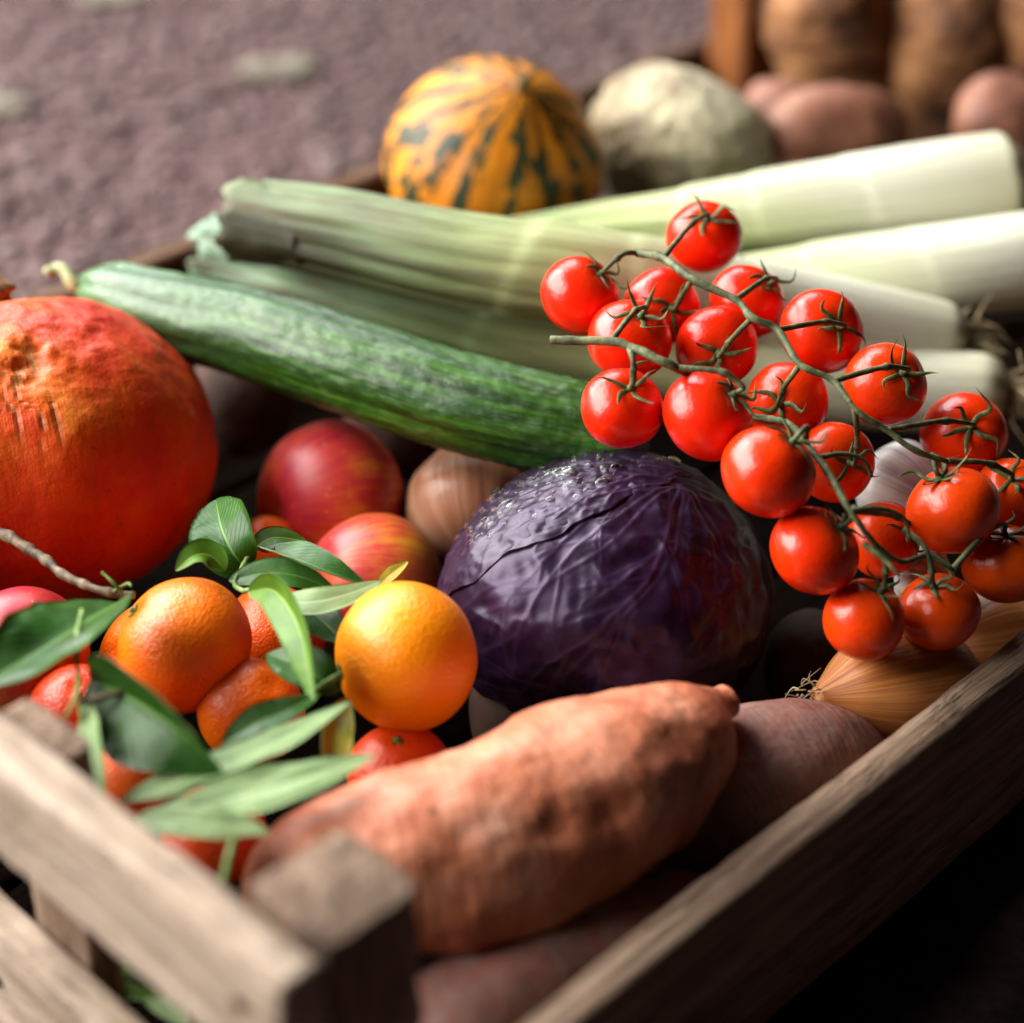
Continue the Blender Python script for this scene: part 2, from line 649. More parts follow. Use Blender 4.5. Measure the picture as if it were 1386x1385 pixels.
def m_cucumber():
    n = NT('cucumber_skin')
    s = n.attr()
    o = n.obj()
    st = n.noise(n.map(s, (5.5, 5.5, .16)), 1.0, 5, .65, .3)
    blot = n.noise(n.map(s, (8, 8, 1.1)), 1.0, 5, .65)
    col = n.ramp(st, [(.30, '#0e2a04'), (.48, '#1c440a'), (.62, '#346412'), (.78, '#688c34')])
    col = n.mix(n.ramp(blot, [(.52, 0.0), (.70, .35)]), col, '#6c8f4c')
    z = n.sep(s)[2]
    zz = n.math('ADD', z, n.math('MULTIPLY', n.math('SUBTRACT', blot, .5), 9.0))
    col = n.mix(n.ramp(n.math('MULTIPLY', zz, .05), [(.1, .5), (.6, 0.0)]), col, '#587a58')
    h = n.math('ADD', n.math('MULTIPLY', st, .7), blot)
    return n.done(col, .40, n.bump(h, .4, .0015), Specular_IOR_Level=.5)


def m_leek(name, white_end, length_cm, tip='#4d6e4a', dry=.0):
    """white_end: cm along the leek where the white turns green"""
    n = NT(name)
    s = n.attr()
    z = n.sep(s)[2]
    fib = n.noise(n.map(s, (30, 30, .03)), 1.0, 4, .65)
    band = n.noise(n.map(s, (6, 6, .25)), 1.0, 4, .6)
    k = n.math('DIVIDE', n.math('ADD', z, n.math('MULTIPLY', n.math('SUBTRACT', band, .5), 4.0)), length_cm)
    w = white_end / length_cm
    col = n.ramp(k, [(.0, '#6e5c3a'), (.02, '#cfc9ae'), (max(.05, w - .3), '#e8e8d6'), (w, '#b8c484'), (min(.9, w + .2), '#75945c'), (1.0, tip)])
    col = n.mix(n.math('MULTIPLY', n.ramp(fib, [(.4, 0.0), (.65, 1.0)]), .55), col, n.mix(k, '#c4c6a2', '#344c28'))
    br = n.noise(n.map(s, (3, 3, .12)), 1.0, 5, .65)
    col = n.mix(n.math('MULTIPLY', n.ramp(br, [(.50 - .14 * dry, 0.0), (.64 - .12 * dry, 1.0)]), n.ramp(k, [(max(.02, w - .1), 0.0), (min(.98, w + .25), .9)])), col, '#4a3e22')
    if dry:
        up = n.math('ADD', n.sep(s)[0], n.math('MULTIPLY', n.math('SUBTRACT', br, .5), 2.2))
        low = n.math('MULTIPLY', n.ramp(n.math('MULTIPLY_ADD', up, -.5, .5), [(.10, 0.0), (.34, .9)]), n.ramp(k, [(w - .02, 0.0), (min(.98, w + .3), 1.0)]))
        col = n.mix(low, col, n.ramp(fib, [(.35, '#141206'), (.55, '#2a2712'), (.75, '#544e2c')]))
    return n.done(col, .46, n.bump(n.math('ADD', fib, n.math('MULTIPLY', band, .6)), .5, .0014), Specular_IOR_Level=.35)


def m_roots():
    n = NT('dry_roots')
    return n.done(n.ramp(n.noise(n.obj(), 150, 3), [(.3, '#7a6848'), (.7, '#c4b28a')]), .9)


CORK, DRYROOT = m_cork(), m_roots()
CABBAGE, WATER = m_cabbage(), m_water()


def m_ground():
    n = NT('red_gravel_ground')
    o = n.obj()
    a = n.noise(o, 3.5, 5, .6)
    b = n.noise(o, 60, 5, .7)
    col = n.ramp(b, [(.3, '#3e2e2d'), (.5, '#523e3d'), (.7, '#645050')])
    col = n.mix(n.ramp(a, [(.35, 0.0), (.7, .5)]), col, '#5e484b')
    return n.done(col, .9, n.bump(b, .4, .006), Specular_IOR_Level=.2)


def m_gravel():
    n = NT('gravel_stone')
    f = n.attr('tone', 'Fac')
    col = n.ramp(f, [(.0, '#4a3736'), (.4, '#564240'), (.8, '#624d4b'), (1.0, '#70605f')])
    return n.done(col, .8)


def m_stone():
    n = NT('pale_stone')
    return n.done(n.ramp(n.noise(n.obj(), 40, 4), [(.3, '#625c50'), (.7, '#7c7666')]), .8)


# ------------------------------------------------------------------ ground
me = make_mesh('ground', [(-40, -10, 0), (40, -10, 0), (40, 60, 0), (-40, 60, 0)], [(0, 1, 2, 3)])
tag(link('ground', me, None, [m_ground()]), 'reddish brown gravel ground behind the crate', 'ground', None, 'structure')


def gravel():
    k = 34000
    cx = rng.uniform(-1.1, .8, k)
    cy = rng.uniform(.75, 2.6, k)
    base = np.array([(0, 0, 1), (.89, 0, .45), (.28, .85, .45), (-.72, .53, .45), (-.72, -.53, .45), (.28, -.85, .45),
                     (.72, .53, -.45), (-.28, .85, -.45), (-.89, 0, -.45), (-.28, -.85, -.45), (.72, -.53, -.45), (0, 0, -1)])
    ico = [(0, 1, 2), (0, 2, 3), (0, 3, 4), (0, 4, 5), (0, 5, 1), (1, 6, 2), (2, 6, 7), (2, 7, 3), (3, 7, 8), (3, 8, 4), (4, 8, 9), (4, 9, 5), (5, 9, 10), (5, 10, 1), (1, 10, 6),
           (6, 11, 7), (7, 11, 8), (8, 11, 9), (9, 11, 10), (10, 11, 6)]
    VV, FF, TT = [], [], []
    u = np.array([math.cos(math.radians(45.6)), math.sin(math.radians(45.6))])
    v = np.array([-u[1], u[0]])
    n = 0
    for x, y in zip(cx, cy):
        p = np.array([x, y])
        if .2 < p @ u < 1.26 and .25 < p @ v < .82:
            continue
        s = rng.gamma(3, .0010) + .0016
        q = base * (1 + rng.uniform(-.25, .25, (12, 1))) * s * np.array([1.2, 1, .6])
        a = rng.uniform(0, 6.28)
        q = q @ np.array([[math.cos(a), -math.sin(a), 0], [math.sin(a), math.cos(a), 0], [0, 0, 1]])
        VV.append(q + [x, y, s * .3])
        FF += [tuple(i + n for i in f) for f in ico]
        TT += [rng.uniform()] * 12
        n += 12
    me = make_mesh('gravel', np.vstack(VV), FF, None, {'tone': TT})
    tag(link('gravel', me, None, [m_gravel()]), 'loose reddish purple gravel spread over the ground', 'gravel', None, 'stuff')


gravel()

STONE = m_stone()
for (p, r, lab) in (((-0.1902, 1.5321, 0.0000), .026, 'pale greenish stone lying on the gravel left of the striped gourd'),
                    ((-0.3554, 1.7137, -0.0000), .024, 'pale greenish stone on the gravel at the top left edge'),
                    ((-0.4005, 1.4541, 0.0000), .022, 'tan stone on the gravel at the left edge above the pumpkin')):
    p = np.array(p)
    o = body('stone', [p + [-r * 1.3, 0, .008], p + [r * 1.3, r * .5, .008]], ellip(2.3, r * .6), [STONE], nr=20, ns=18,
             disp=lambda t, a, V: noise(V, 45, 3, 2) * .005, squash=(.5, 1))
    tag(o, lab, 'stone')

# ------------------------------------------------------------------ crate
YAW = math.radians(45.6)
UX = np.array([math.cos(YAW), math.sin(YAW), 0])
VX = np.array([-UX[1], UX[0], 0])
U0, U1, V0, V1 = .229, 1.24, .292, .789          # inside faces of the crate
CC = (UX * (U0 + U1) / 2 + VX * (V0 + V1) / 2)
crate = empty('wooden_crate', (CC[0], CC[1], 0), 'weathered wooden crate with slatted sides filled with vegetables and fruit', 'crate')
crate.rotation_euler = (0, 0, YAW)


def rrect(a, b, rad):
    def f(th):
        c, s = np.cos(th), np.sin(th)
        p = 14
        k = (np.abs(c) ** p + np.abs(s) ** p) ** (-1 / p)
        return c * k * a, s * k * b
    return f


def beam(name, mid, length, a, b, axis, mat, seed=0, nr=70):
    """plank: length along its own X, section a (own Z) by b (own Y); axis: u, v or z in the crate"""
    pts = [(-length / 2, 0, 0), (length / 2, 0, 0)]
    # square-ended: rings bunch up at the ends, last one pulled in for a worn edge
    t = np.r_[0, .002, .005, np.linspace(.01, .99, nr), .995, .998, 1]
    sec = rrect(a / 2, b / 2, .002)
    th = np.linspace(0, 2 * np.pi, 56, endpoint=False) + math.pi / 4
    # sample the outline evenly
    ths = np.linspace(0, 2 * np.pi, 4000)
    x, y = sec(ths)
    s = np.r_[0, np.cumsum(np.hypot(np.diff(x), np.diff(y)))]
    q = np.interp(np.linspace(0, s[-1], 57)[:-1], s, ths)
    x, y = sec(q)
    X = (t - .5) * length
    sh = np.ones(len(t))
    sh[0] = sh[-1] = 1 - .0016 / min(a, b)
    V = np.zeros((len(t), len(q), 3))
    V[..., 0] = X[:, None]
    V[..., 1] = y[None] * sh[:, None]
    V[..., 2] = x[None] * sh[:, None]
    d = np.stack([np.zeros_like(x), y / (np.hypot(x, y)), x / (np.hypot(x, y))], 1)
    corner = np.clip((np.abs(x) / (a / 2) + np.abs(y) / (b / 2) - 1.6) / .4, 0, 1)
    NP = V + seed * 3.1
    w = noise(NP * [1, 6, 6], 12, seed, 3) * .0009 + (noise(NP, 70, seed + 5, 3) - .45) * .0022 * corner[None]
    V += d[None] * w[..., None]
    V[..., 1] += (noise(np.stack([X, X * 0, X * 0], 1), 5, seed + 9) * .0012)[:, None]
    V[..., 2] += (noise(np.stack([X, X * 0 + 7, X * 0], 1), 5, seed + 9) * .0012)[:, None]
    nr_, ns = V.shape[:2]
    Fc = grid_faces(nr_, ns)
    V = V.reshape(-1, 3)
    k = len(V)
    V = np.vstack([V, [[X[0], 0, 0]], [[X[-1], 0, 0]]])
    for j in range(ns):
        Fc.append((k, (j + 1) % ns, j))
        Fc.append((k + 1, (nr_ - 1) * ns + j, (nr_ - 1) * ns + (j + 1) % ns))
    me = make_mesh(name, V, Fc)
    o = link(name, me, crate, [mat])
    c = np.array(mid, float)
    o.location = (c[0] - (U0 + U1) / 2, c[1] - (V0 + V1) / 2, c[2])
    if axis == 'v':
        o.rotation_euler = (0, 0, math.pi / 2)
    elif axis == 'z':
        o.rotation_euler = (0, -math.pi / 2, 0)
    return o


TH = .016
# long side planks (they lap over the outside of the posts)
beam('side_plank', ((U0 + U1) / 2, V0 - TH / 2 , .13 - .04), U1 - U0 + .03, .08, TH, 'u', WOOD_B, 1, 260)
beam('side_plank', ((U0 + U1) / 2, V1 + TH / 2, .13 - .04), U1 - U0 + .03, .08, TH, 'u', WOOD_D, 3, 160)
beam('side_plank', ((U0 + U1) / 2, V1 + TH / 2, .0225), U1 - U0 + .03, .028, TH, 'u', WOOD, 4, 60)
# corner and middle posts
PW, PH = .034, .211
beam('post', (U0 + PW / 2, V0 + PW / 2 + .0005, PH / 2 ), PH, PW, PW, 'z', WOOD_B, 11, 50)
beam('post', (U0 + .0068, V0 + .138, .203 / 2), .203, .013, PW, 'z', WOOD_B, 12, 50)
beam('post', (U0 + PW / 2, V1 - PW / 2 - .0005, PH / 2 - .03), PH - .06, PW, PW, 'z', WOOD, 13, 50)
beam('post', (1.005, V1 - PW / 2 - .0005, PH / 2), PH, PW, PW, 'z', WOOD_WARM, 14, 50)
beam('post', (U1 - PW / 2, V1 - PW / 2 - .0005, PH / 2), PH, PW, PW, 'z', WOOD, 15, 50)
beam('post', (U1 - PW / 2, V0 + PW / 2 + .0005, PH / 2), PH, PW, PW, 'z', WOOD, 16, 50)
END = []
V, Fc, sw = tube_arrays([(0, -.0016, 0), (0, .0010, 0)], lambda t: .0030 * (1 - .25 * t), 6, 14, spacing='lin')
NAIL_ME = make_mesh('nail', V, Fc, sw)
nn = NT('rusty_nail')
NAIL_ME.materials.append(nn.done(nn.ramp(nn.noise(nn.obj(), 600, 3), [(.3, '#2a1c14'), (.7, '#5a4434')]), .7, None, Metallic=.5))
# end rails
for uu, sd in ((U0 - TH / 2 - .0003, 20), (U1 + TH / 2 + .0003, 30)):
    END.append(beam('end_rail', (uu, (V0 + V1) / 2, .21 - .0225), V1 - V0 + .001, .045, TH, 'v', WOOD, sd, 160))
    END.append(beam('end_rail', (uu, (V0 + V1) / 2, .083), V1 - V0 + .001, .07, TH, 'v', WOOD, sd + 1, 90))
    END.append(beam('end_rail', (uu, (V0 + V1) / 2, .025), V1 - V0 + .001, .045, TH, 'v', WOOD, sd + 2, 60))
    for o_, zz in ((END[-3], .0), (END[-2], .012), (END[-2], -.018), (END[-1], .0)):
        for xx in (-(V1 - V0) / 2 + .017, -(V1 - V0) / 2 + .155, (V1 - V0) / 2 - .017):
            nail = bpy.data.objects.new('nail', NAIL_ME)
            COL.objects.link(nail)
            nail.parent = o_
            nail.location = (xx, (TH / 2 + .0004) * (1 if uu < .5 else -1), zz + .004)
# floor boards, coloured near black to deepen the shade in the gaps
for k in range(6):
    beam('floor_board', ((U0 + U1) / 2, V0 + .042 + k * .0826, .034), U1 - U0 - .004, .012, .080, 'u', WOOD_SHADE, 40 + k, 40)


# ------------------------------------------------------------------ leeks
def root_tuft(name, p, axis, parent, n=80, ln=.020, spread=.7, r=.0007):
    parts = []
    p = np.array(p, float)
    a = np.array(axis, float)
    a /= np.linalg.norm(a)
    for k in range(n):
        d = a + rng.normal(0, spread, 3)
        d /= np.linalg.norm(d)
        s = p + rng.normal(0, .0035, 3)
        l = ln * rng.uniform(.5, 1.2)
        parts.append(tube_arrays([s, s + d * l * .5 + rng.normal(0, .0015, 3), s + d * l + rng.normal(0, .003, 3) + [0, 0, -l * .3]],
                                 lambda t: r * (1.2 - t), 8, 5, spacing='lin'))
    V, Fc, sw = merge(parts)
    o0 = np.array(parent.matrix_world.translation)
    return link(name, make_mesh(name, V - o0, Fc, sw), parent, [DRYROOT])


def leek(pts, ts, rs, mat, label, cut_seed, ridges=9, flat=.0, root=True, tip_ragged=True):
    """pts run from the root end to the cut leaves"""
    pts = [np.array(p) for p in pts]
    root_e = empty('leek', tuple(pts[0]), label, 'leek', 'leeks laid across the crate')
    place_empty(root_e)
    f = round_ends(prof(ts, rs), .035, 0)

    def dsp(t, a, V):
        g = np.clip((t - .45) / .5, 0, 1)
        fold = np.abs(((a / (2 * np.pi) * ridges + .35 * np.sin(5 * t)) % 1) - .5) * 2
        d = -.0032 * g * fold ** 3 + noise(np.stack([np.cos(a) * 2, np.sin(a) * 2, t * 2.2], -1), 1.6, cut_seed, 3) * .0022 * (.15 + g)
        # the edges of the outer sheaths
        for tt, ph, am in ((.30, 0.5, .0006), (.47, 2.2, .0009), (.62, 4.0, .0014)):
            d = d + am / (1 + np.exp((t - tt - .02 * np.sin(a + ph)) * 260))
        return d
    o = body('shaft', pts, f, [mat], root_e, nr=170, ns=72, disp=dsp, spacing='lin', ends=True, squash=(1, 1))
    # ragged layered leaf ends
    C, L = crom(pts, 60)
    T, N, B = frames(C)
    e = C[-1]
    tdir = T[-1]
    re = rs[-1]
    for k in range(9):
        rr = re * (1.0 - .10 * k)
        if rr < .003:
            break
        a0 = rng.uniform(0, 6.28)
        wd = rng.uniform(1.8, 3.4)
        na, nl = 22, 9
        A = np.linspace(a0, a0 + wd, na)
        ext = rng.uniform(.002, .011) + (noise(np.stack([A * 3, A * 0 + k, A * 0], 1), 1.3, cut_seed + k, 2) + .4) * .006
        V = np.zeros((nl, na, 3))
        for i in range(nl):
            s = i / (nl - 1)
            out = rr * (1 + .10 * s * s * rng.uniform(.5, 1))
            V[i] = e[None] - tdir * .03 * (1 - s) + tdir[None] * (ext * s)[:, None] + (N[-1][None] * np.cos(A)[:, None] + B[-1][None] * np.sin(A)[:, None]) * out
        V = V + noise(V, 120, k + cut_seed, 2)[..., None] * .0012
        cen = e[None, None] - tdir * 0
        inn = V - ((V - (e - tdir * .02)) - ((V - (e - tdir * .02)) @ tdir)[..., None] * tdir) * .07
        n0 = nl * na
        Fc = grid_faces(nl, na, 0, False) + [tuple(reversed(q)) for q in grid_faces(nl, na, n0, False)]
        for i in range(nl - 1):
            Fc += [(i * na, (i + 1) * na, n0 + (i + 1) * na, n0 + i * na), (i * na + na - 1, n0 + i * na + na - 1, n0 + (i + 1) * na + na - 1, (i + 1) * na + na - 1)]
        for j in range(na - 1):
            q = (nl - 1) * na
            Fc += [(q + j, q + j + 1, n0 + q + j + 1, n0 + q + j)]
        sw = np.zeros((2 * n0, 3))
        sw[:, 0] = np.cos(np.tile(np.tile(A, nl), 2))
        sw[:, 1] = np.sin(np.tile(np.tile(A, nl), 2))
        sw[:, 2] = L * 100
        link('cut_leaf', make_mesh('cut_leaf', np.vstack([V.reshape(-1, 3), inn.reshape(-1, 3)]) - pts[0], Fc, sw), root_e, [mat])
    if root:
        root_tuft('roots', pts[0] + (pts[0] - pts[1]) / np.linalg.norm(pts[0] - pts[1]) * .001, pts[0] - pts[1], root_e)
    return root_e


LK_A = m_leek('leek_skin_dry_top', 20, 42, '#4c4c2a', .6)
LK_B = m_leek('leek_skin_white', 20, 40)
LK_C = m_leek('leek_skin_pale_green', 17, 40)
LK_D = m_leek('leek_skin_blue_green', 17, 42, '#7d9a86')
leek([(0.2118, 0.8234, 0.1440), (0.1255, 0.8179, 0.1640), (0.0355, 0.8009, 0.1900), (-0.0242, 0.8065, 0.1960), (-0.0721, 0.8280, 0.1960), (-0.1179, 0.8497, 0.1940)],
     [0, .1, .35, .6, .85, 1], [.0145, .0165, .0190, .0215, .0205, .0190], LK_A,
     'leek with dry brownish folded leaf end cut off left, lying over the cucumber', 3, 11)
leek([(0.2582, 0.9404, 0.1740), (0.1906, 0.9311, 0.1700), (0.1150, 0.9229, 0.1640), (0.0404, 0.9239, 0.1520), (-0.0203, 0.9337, 0.1360)],
     [0, .1, .4, .7, 1], [.0235, .0230, .0190, .0160, .0150], LK_B,
     'thick white leek at the back in front of the potatoes, root end right', 5)
leek([(0.2821, 0.8843, 0.1620), (0.2187, 0.8729, 0.1580), (0.1546, 0.8729, 0.1500), (0.0757, 0.8756, 0.1360), (0.0026, 0.8902, 0.1180)],
     [0, .1, .4, .7, 1], [.0205, .0205, .0195, .0180, .0170], LK_C,
     'pale green white leek running off the right edge under the thick white leek', 8)
leek([(0.2295, 0.7969, 0.1320), (0.1676, 0.8038, 0.1320), (0.0712, 0.8104, 0.1440), (0.0024, 0.8260, 0.1520), (-0.0682, 0.8508, 0.1580), (-0.1436, 0.8901, 0.1600)],
     [0, .08, .35, .6, .85, 1], [.0150, .0165, .0175, .0185, .0190, .0165], LK_D,
     'leek with blue green leaves between cucumber and dry leek, hairy root right', 12, 7)

# ------------------------------------------------------------------ cucumber
cu = empty('cucumber', (-0.0793, 0.7979, 0.1420), 'long dark green cucumber with whitish bloom and withered stalk left', 'cucumber')
place_empty(cu)
cpts = [(-0.1983, 0.8223, 0.1740), (-0.1643, 0.7978, 0.1760), (-0.1113, 0.7697, 0.1760), (-0.0610, 0.7409, 0.1740), (-0.0133, 0.7184, 0.1700), (0.0328, 0.7052, 0.1660), (0.0571, 0.6997, 0.1640)]


def cu_d(t, a, V):
    q = np.stack([np.cos(a) * 1.5, np.sin(a) * 1.5, t * 9], -1)
    return -.0011 * np.abs(np.cos(3.5 * a + .6 * np.sin(4 * t))) ** 4 + noise(q * [1, 1, .6], 2.2, 4, 3) * .0010 + noise(q * [2.5, 2.5, 4], 4.5, 8, 2) * .0006


body('fruit', cpts, round_ends(prof([0, .12, .3, .6, .85, 1], [.0145, .0175, .0200, .0212, .0205, .0190]), .09, .06), [m_cucumber()], cu, nr=190, ns=90, disp=cu_d)
body('stalk', [(-0.1952, 0.8173, 0.1750), (-0.2005, 0.8154, 0.1790), (-0.2051, 0.8209, 0.1830), (-0.2101, 0.8239, 0.1830), (-0.2139, 0.8224, 0.1800)], lambda t: .0042 - .0024 * t + .0012 * (t > .9), [m_stem('withered_stalk', '#5d6a3a', '#8d9468', '#b8ae80')], cu, nr=26, ns=10, spacing='lin')


# ------------------------------------------------------------------ lathed fruit on a tilted axis
def orient(axis, spin=0.0):
    return Vector(axis).to_track_quat('Z', 'Y') @ Quaternion((0, 0, 1), spin)


def lathe(nr, ns, prof_rz, disp=None):
    """unit body of revolution about Z from the top pole to the bottom one"""
    ph = np.linspace(0.0005, np.pi - .0005, nr)
    th = np.linspace(0, 2 * np.pi, ns, endpoint=False)
    P, A = np.meshgrid(ph, th, indexing='ij')
    r, z = prof_rz(P, A)
    V = np.stack([r * np.cos(A), r * np.sin(A), z], -1)
    if disp is not None:
        n = V / np.linalg.norm(V, axis=-1)[..., None]
        V = V + n * disp(P, A, V)[..., None]
    sw = np.stack([np.cos(A), np.sin(A), P / np.pi * 10], -1)
    return V, grid_faces(nr, ns), sw


# ------------------------------------------------------------------ pumpkin
pk = empty('pumpkin', (-0.2251, 0.7523, 0.1250), 'big orange red pumpkin with corky scratches, at the left edge', 'pumpkin')
pk.rotation_euler = orient((-0.127, 0.453, 0.882)).to_euler()
pk.location = Vector((-0.2190, 0.7325, 0.1380))
bpy.context.view_layer.update()


def on_pumpkin(px_dir):
    """point of the pumpkin's surface in a world direction from its middle"""
    q = pk.rotation_euler.to_quaternion().inverted() @ Vector(px_dir)
    q.normalize()
    k = 1 / math.sqrt((q.x ** 2 + q.y ** 2) / .0905 ** 2 + q.z ** 2 / .069 ** 2)
    return np.array(q * k)


def PK_DIR(x, y):
    """direction out of the pumpkin: x to its right, y up, as seen from the near corner of the crate"""
    z = math.sqrt(max(.05, 1 - x * x - y * y))
    d = np.array((0.971, 0.201, -0.132)) * x + np.array((0.000, 0.549, 0.836)) * y + np.array((0.240, -0.811, 0.533)) * z
    return d


def pk_prof(P, A):
    rib = 1 - .020 * np.abs(np.cos(5.5 * A + .8)) ** 3 * np.sin(P)
    r = np.sin(P) ** .86 * .0905 * rib
    z = np.cos(P) * .069 * (1 - .10 * np.exp(-(P / .30) ** 2))
    return r, z


def pk_disp(P, A, V):
    d = noise(V, 26, 3, 3) * .0022 + np.abs(noise(V, 75, 9, 3)) * .0018 * np.clip(1.75 - P, .1, 1)
    # the healed gash
    c = on_pumpkin(PK_DIR(.13, .42))
    e = np.exp(-(((V - c) ** 2).sum(-1) / .016 ** 2))
    return d - e * .0030 * (1 + noise(V, 160, 5, 2))


V, Fc, sw = lathe(220, 300, pk_prof, pk_disp)
PKA = np.arctan2(V[..., 1], V[..., 0])
PKP = np.arccos(np.clip(V[..., 2] / .069, -1, 1))
c0 = on_pumpkin(PK_DIR(.13, .42))
a0, p0 = math.atan2(c0[1], c0[0]), math.acos(c0[2] / .069)
da = np.mod(PKA - a0 + math.pi, 2 * math.pi) - math.pi
dp = PKP - p0
streak = noise(np.stack([da * 34 + 1.5 * noise(np.stack([dp * 6, da * 8, da * 0], -1), 1.0, 3, 2), dp * 2.5, da * 0], -1), 1.0, 21, 3)
scar = np.clip((streak - .12) * 5, 0, 1) * np.exp(-((da + .05) / (.10 + .16 * np.clip(dp, 0, 1))) ** 2) * np.clip((dp + .05) * 8, 0, 1) * np.clip((.62 - dp) * 4, 0, 1)
scar = np.maximum(scar, np.exp(-(da / .035) ** 2 - (dp / .11) ** 2))
link('fruit', make_mesh('fruit', V.reshape(-1, 3), Fc, sw.reshape(-1, 3), {'scar': scar.ravel()}), pk, [m_pumpkin()])
V, Fc, sw = tube_arrays([(0, 0, .052), (0, .001, .060), (-.002, -.001, .068), (-.005, .002, .075)], lambda t: .013 - .006 * t + .002 * (t > .9), 30, 24, disp=lambda t, a, V: .0016 * np.cos(5 * a) + noise(V, 200, 2, 2) * .001, spacing='lin')
link('stalk', make_mesh('stalk', V, Fc, sw), pk, [m_stem('pumpkin_stalk', '#5a3a1e', '#8a6236', '#ae8c58')])


# ------------------------------------------------------------------ striped gourd
gd = empty('gourd', (-0.0101, 1.0093, 0.1540), 'round yellow gourd with dark green stripes at the back rim', 'gourd')
gd.rotation_euler = orient((0.247, -0.405, 0.881), .4).to_euler()


def gd_prof(P, A):
    r = np.sin(P) * .0600 * (1 - .018 * np.abs(np.cos(5 * A)) ** 4)
    z = np.cos(P) * .055 + .006 * np.exp(-(P / .35) ** 2)
    return r, z


V, Fc, sw = lathe(120, 160, gd_prof, lambda P, A, V: noise(V, 40, 2, 2) * .0012)
link('fruit', make_mesh('fruit', V.reshape(-1, 3), Fc, sw.reshape(-1, 3)), gd, [m_gourd()])
V, Fc, sw = tube_arrays([(0, 0, .060), (0, 0, .065), (.001, 0, .069)], lambda t: .0042 - .0015 * t, 12, 12, spacing='lin')
link('stalk', make_mesh('stalk', V, Fc, sw), gd, [m_stem('gourd_stalk', '#3a2c18', '#6a5430', '#8a7448')])

# ------------------------------------------------------------------ celeriac
ce = empty('celeriac', (0.0974, 1.0691, 0.1400), 'whitish celeriac root with brown dirt beside the striped gourd', 'celeriac')
ce.rotation_euler = orient((0.425, 0.452, 0.784)).to_euler()


def ce_prof(P, A):
    r = np.sin(P) ** .9 * .054
    z = np.minimum(np.cos(P) * .044, .034)
    return r, z


V, Fc, sw = lathe(130, 160, ce_prof, lambda P, A, V: noise(V, 30, 5, 3) * .003 * np.clip((P - .4) / .6, 0, 1) + np.abs(noise(V, 70, 8, 3)) * .0048 * np.clip((P - .6) / .8, 0, 1))
link('root', make_mesh('root', V.reshape(-1, 3), Fc, sw.reshape(-1, 3)), ce, [m_celeriac()])
V, Fc, sw = lathe(20, 60, lambda P, A: (np.sin(P) * .024, .0365 + np.cos(P) * .003), lambda P, A, V: noise(V, 120, 2, 2) * .002)
nn = NT('cut_top')
link('cut_top', make_mesh('cut_top', V.reshape(-1, 3), Fc, sw.reshape(-1, 3)), ce, [nn.done(nn.ramp(nn.noise(nn.obj(), 60, 5), [(.3, '#a89878'), (.6, '#d9cfb4')]), .7)])

# ------------------------------------------------------------------ potatoes, big roots


def tuber(name, a, b, r, mat, label, cat, seed, group=None, p=2.3, squash=(1, 1), amp=.004, nr=70, ns=60, sc_=28):
    o = body(name, [a, b], ellip(p, r), [mat], nr=nr, ns=ns, squash=squash, disp=lambda t, an, V: noise(V, sc_, seed, 3) * amp)
    return tag(o, label, cat, group)


G = 'reddish potatoes'
tuber('potato', (0.1417, 1.0658, 0.1450), (0.2282, 1.0767, 0.1450), .0275, POTATO, 'large reddish potato in front of the brown roots', 'potato', 2, G)
tuber('potato', (0.2601, 1.1041, 0.1420), (0.3142, 1.0929, 0.1420), .026, POTATO, 'reddish potato at the right edge above the leek root', 'potato', 4, G)
tuber('potato', (0.1230, 1.0471, 0.1250), (0.1760, 1.0492, 0.1250), .018, POTATO, 'small reddish potato half hidden behind the thick leek', 'potato', 6, G)
tuber('potato', (0.1419, 1.1574, 0.1300), (0.1813, 1.1455, 0.1300), .018, POTATO, 'reddish potato behind the celeriac below the brown post', 'potato', 7, G)
body_r = [([(0.2347, 1.2126, 0.0420), (0.2213, 1.2329, 0.1000), (0.2067, 1.2331, 0.1450), (0.1903, 1.2263, 0.2000)], [0, .15, .5, .8, 1], [.022, .030, .040, .042, .034], 'broad brown earthy root standing next to the crate post'),
          ([(0.2841, 1.2044, 0.0420), (0.2834, 1.2202, 0.1000), (0.2821, 1.2196, 0.1450), (0.2859, 1.2263, 0.2000)], [0, .15, .5, .8, 1], [.020, .029, .039, .043, .036], 'brown earthy root standing right of the broad one, dark on its right')]
body_r.append(([(0.3380, 1.1825, 0.0700), (0.3411, 1.2078, 0.1100), (0.3368, 1.2048, 0.1600), (0.3294, 1.1948, 0.2100)], [0, .15, .5, .8, 1], [.018, .026, .034, .036, .030], 'shaded brown root cut off by the right edge'))
for k, (pts, ts, rs, lab) in enumerate(body_r):
    o = body('root', pts, round_ends(prof(ts, rs), .06, .12), [ROOT], nr=90, ns=64, disp=lambda t, a, V, k=k: noise(V, 24, 20 + k, 3) * .006 + noise(V * [1, 1, 3], 60, 30 + k, 2) * .0015)
    tag(o, lab, 'root', 'brown roots standing at the back')

# ------------------------------------------------------------------ apples, onions, garlic
APPLE = m_apple()


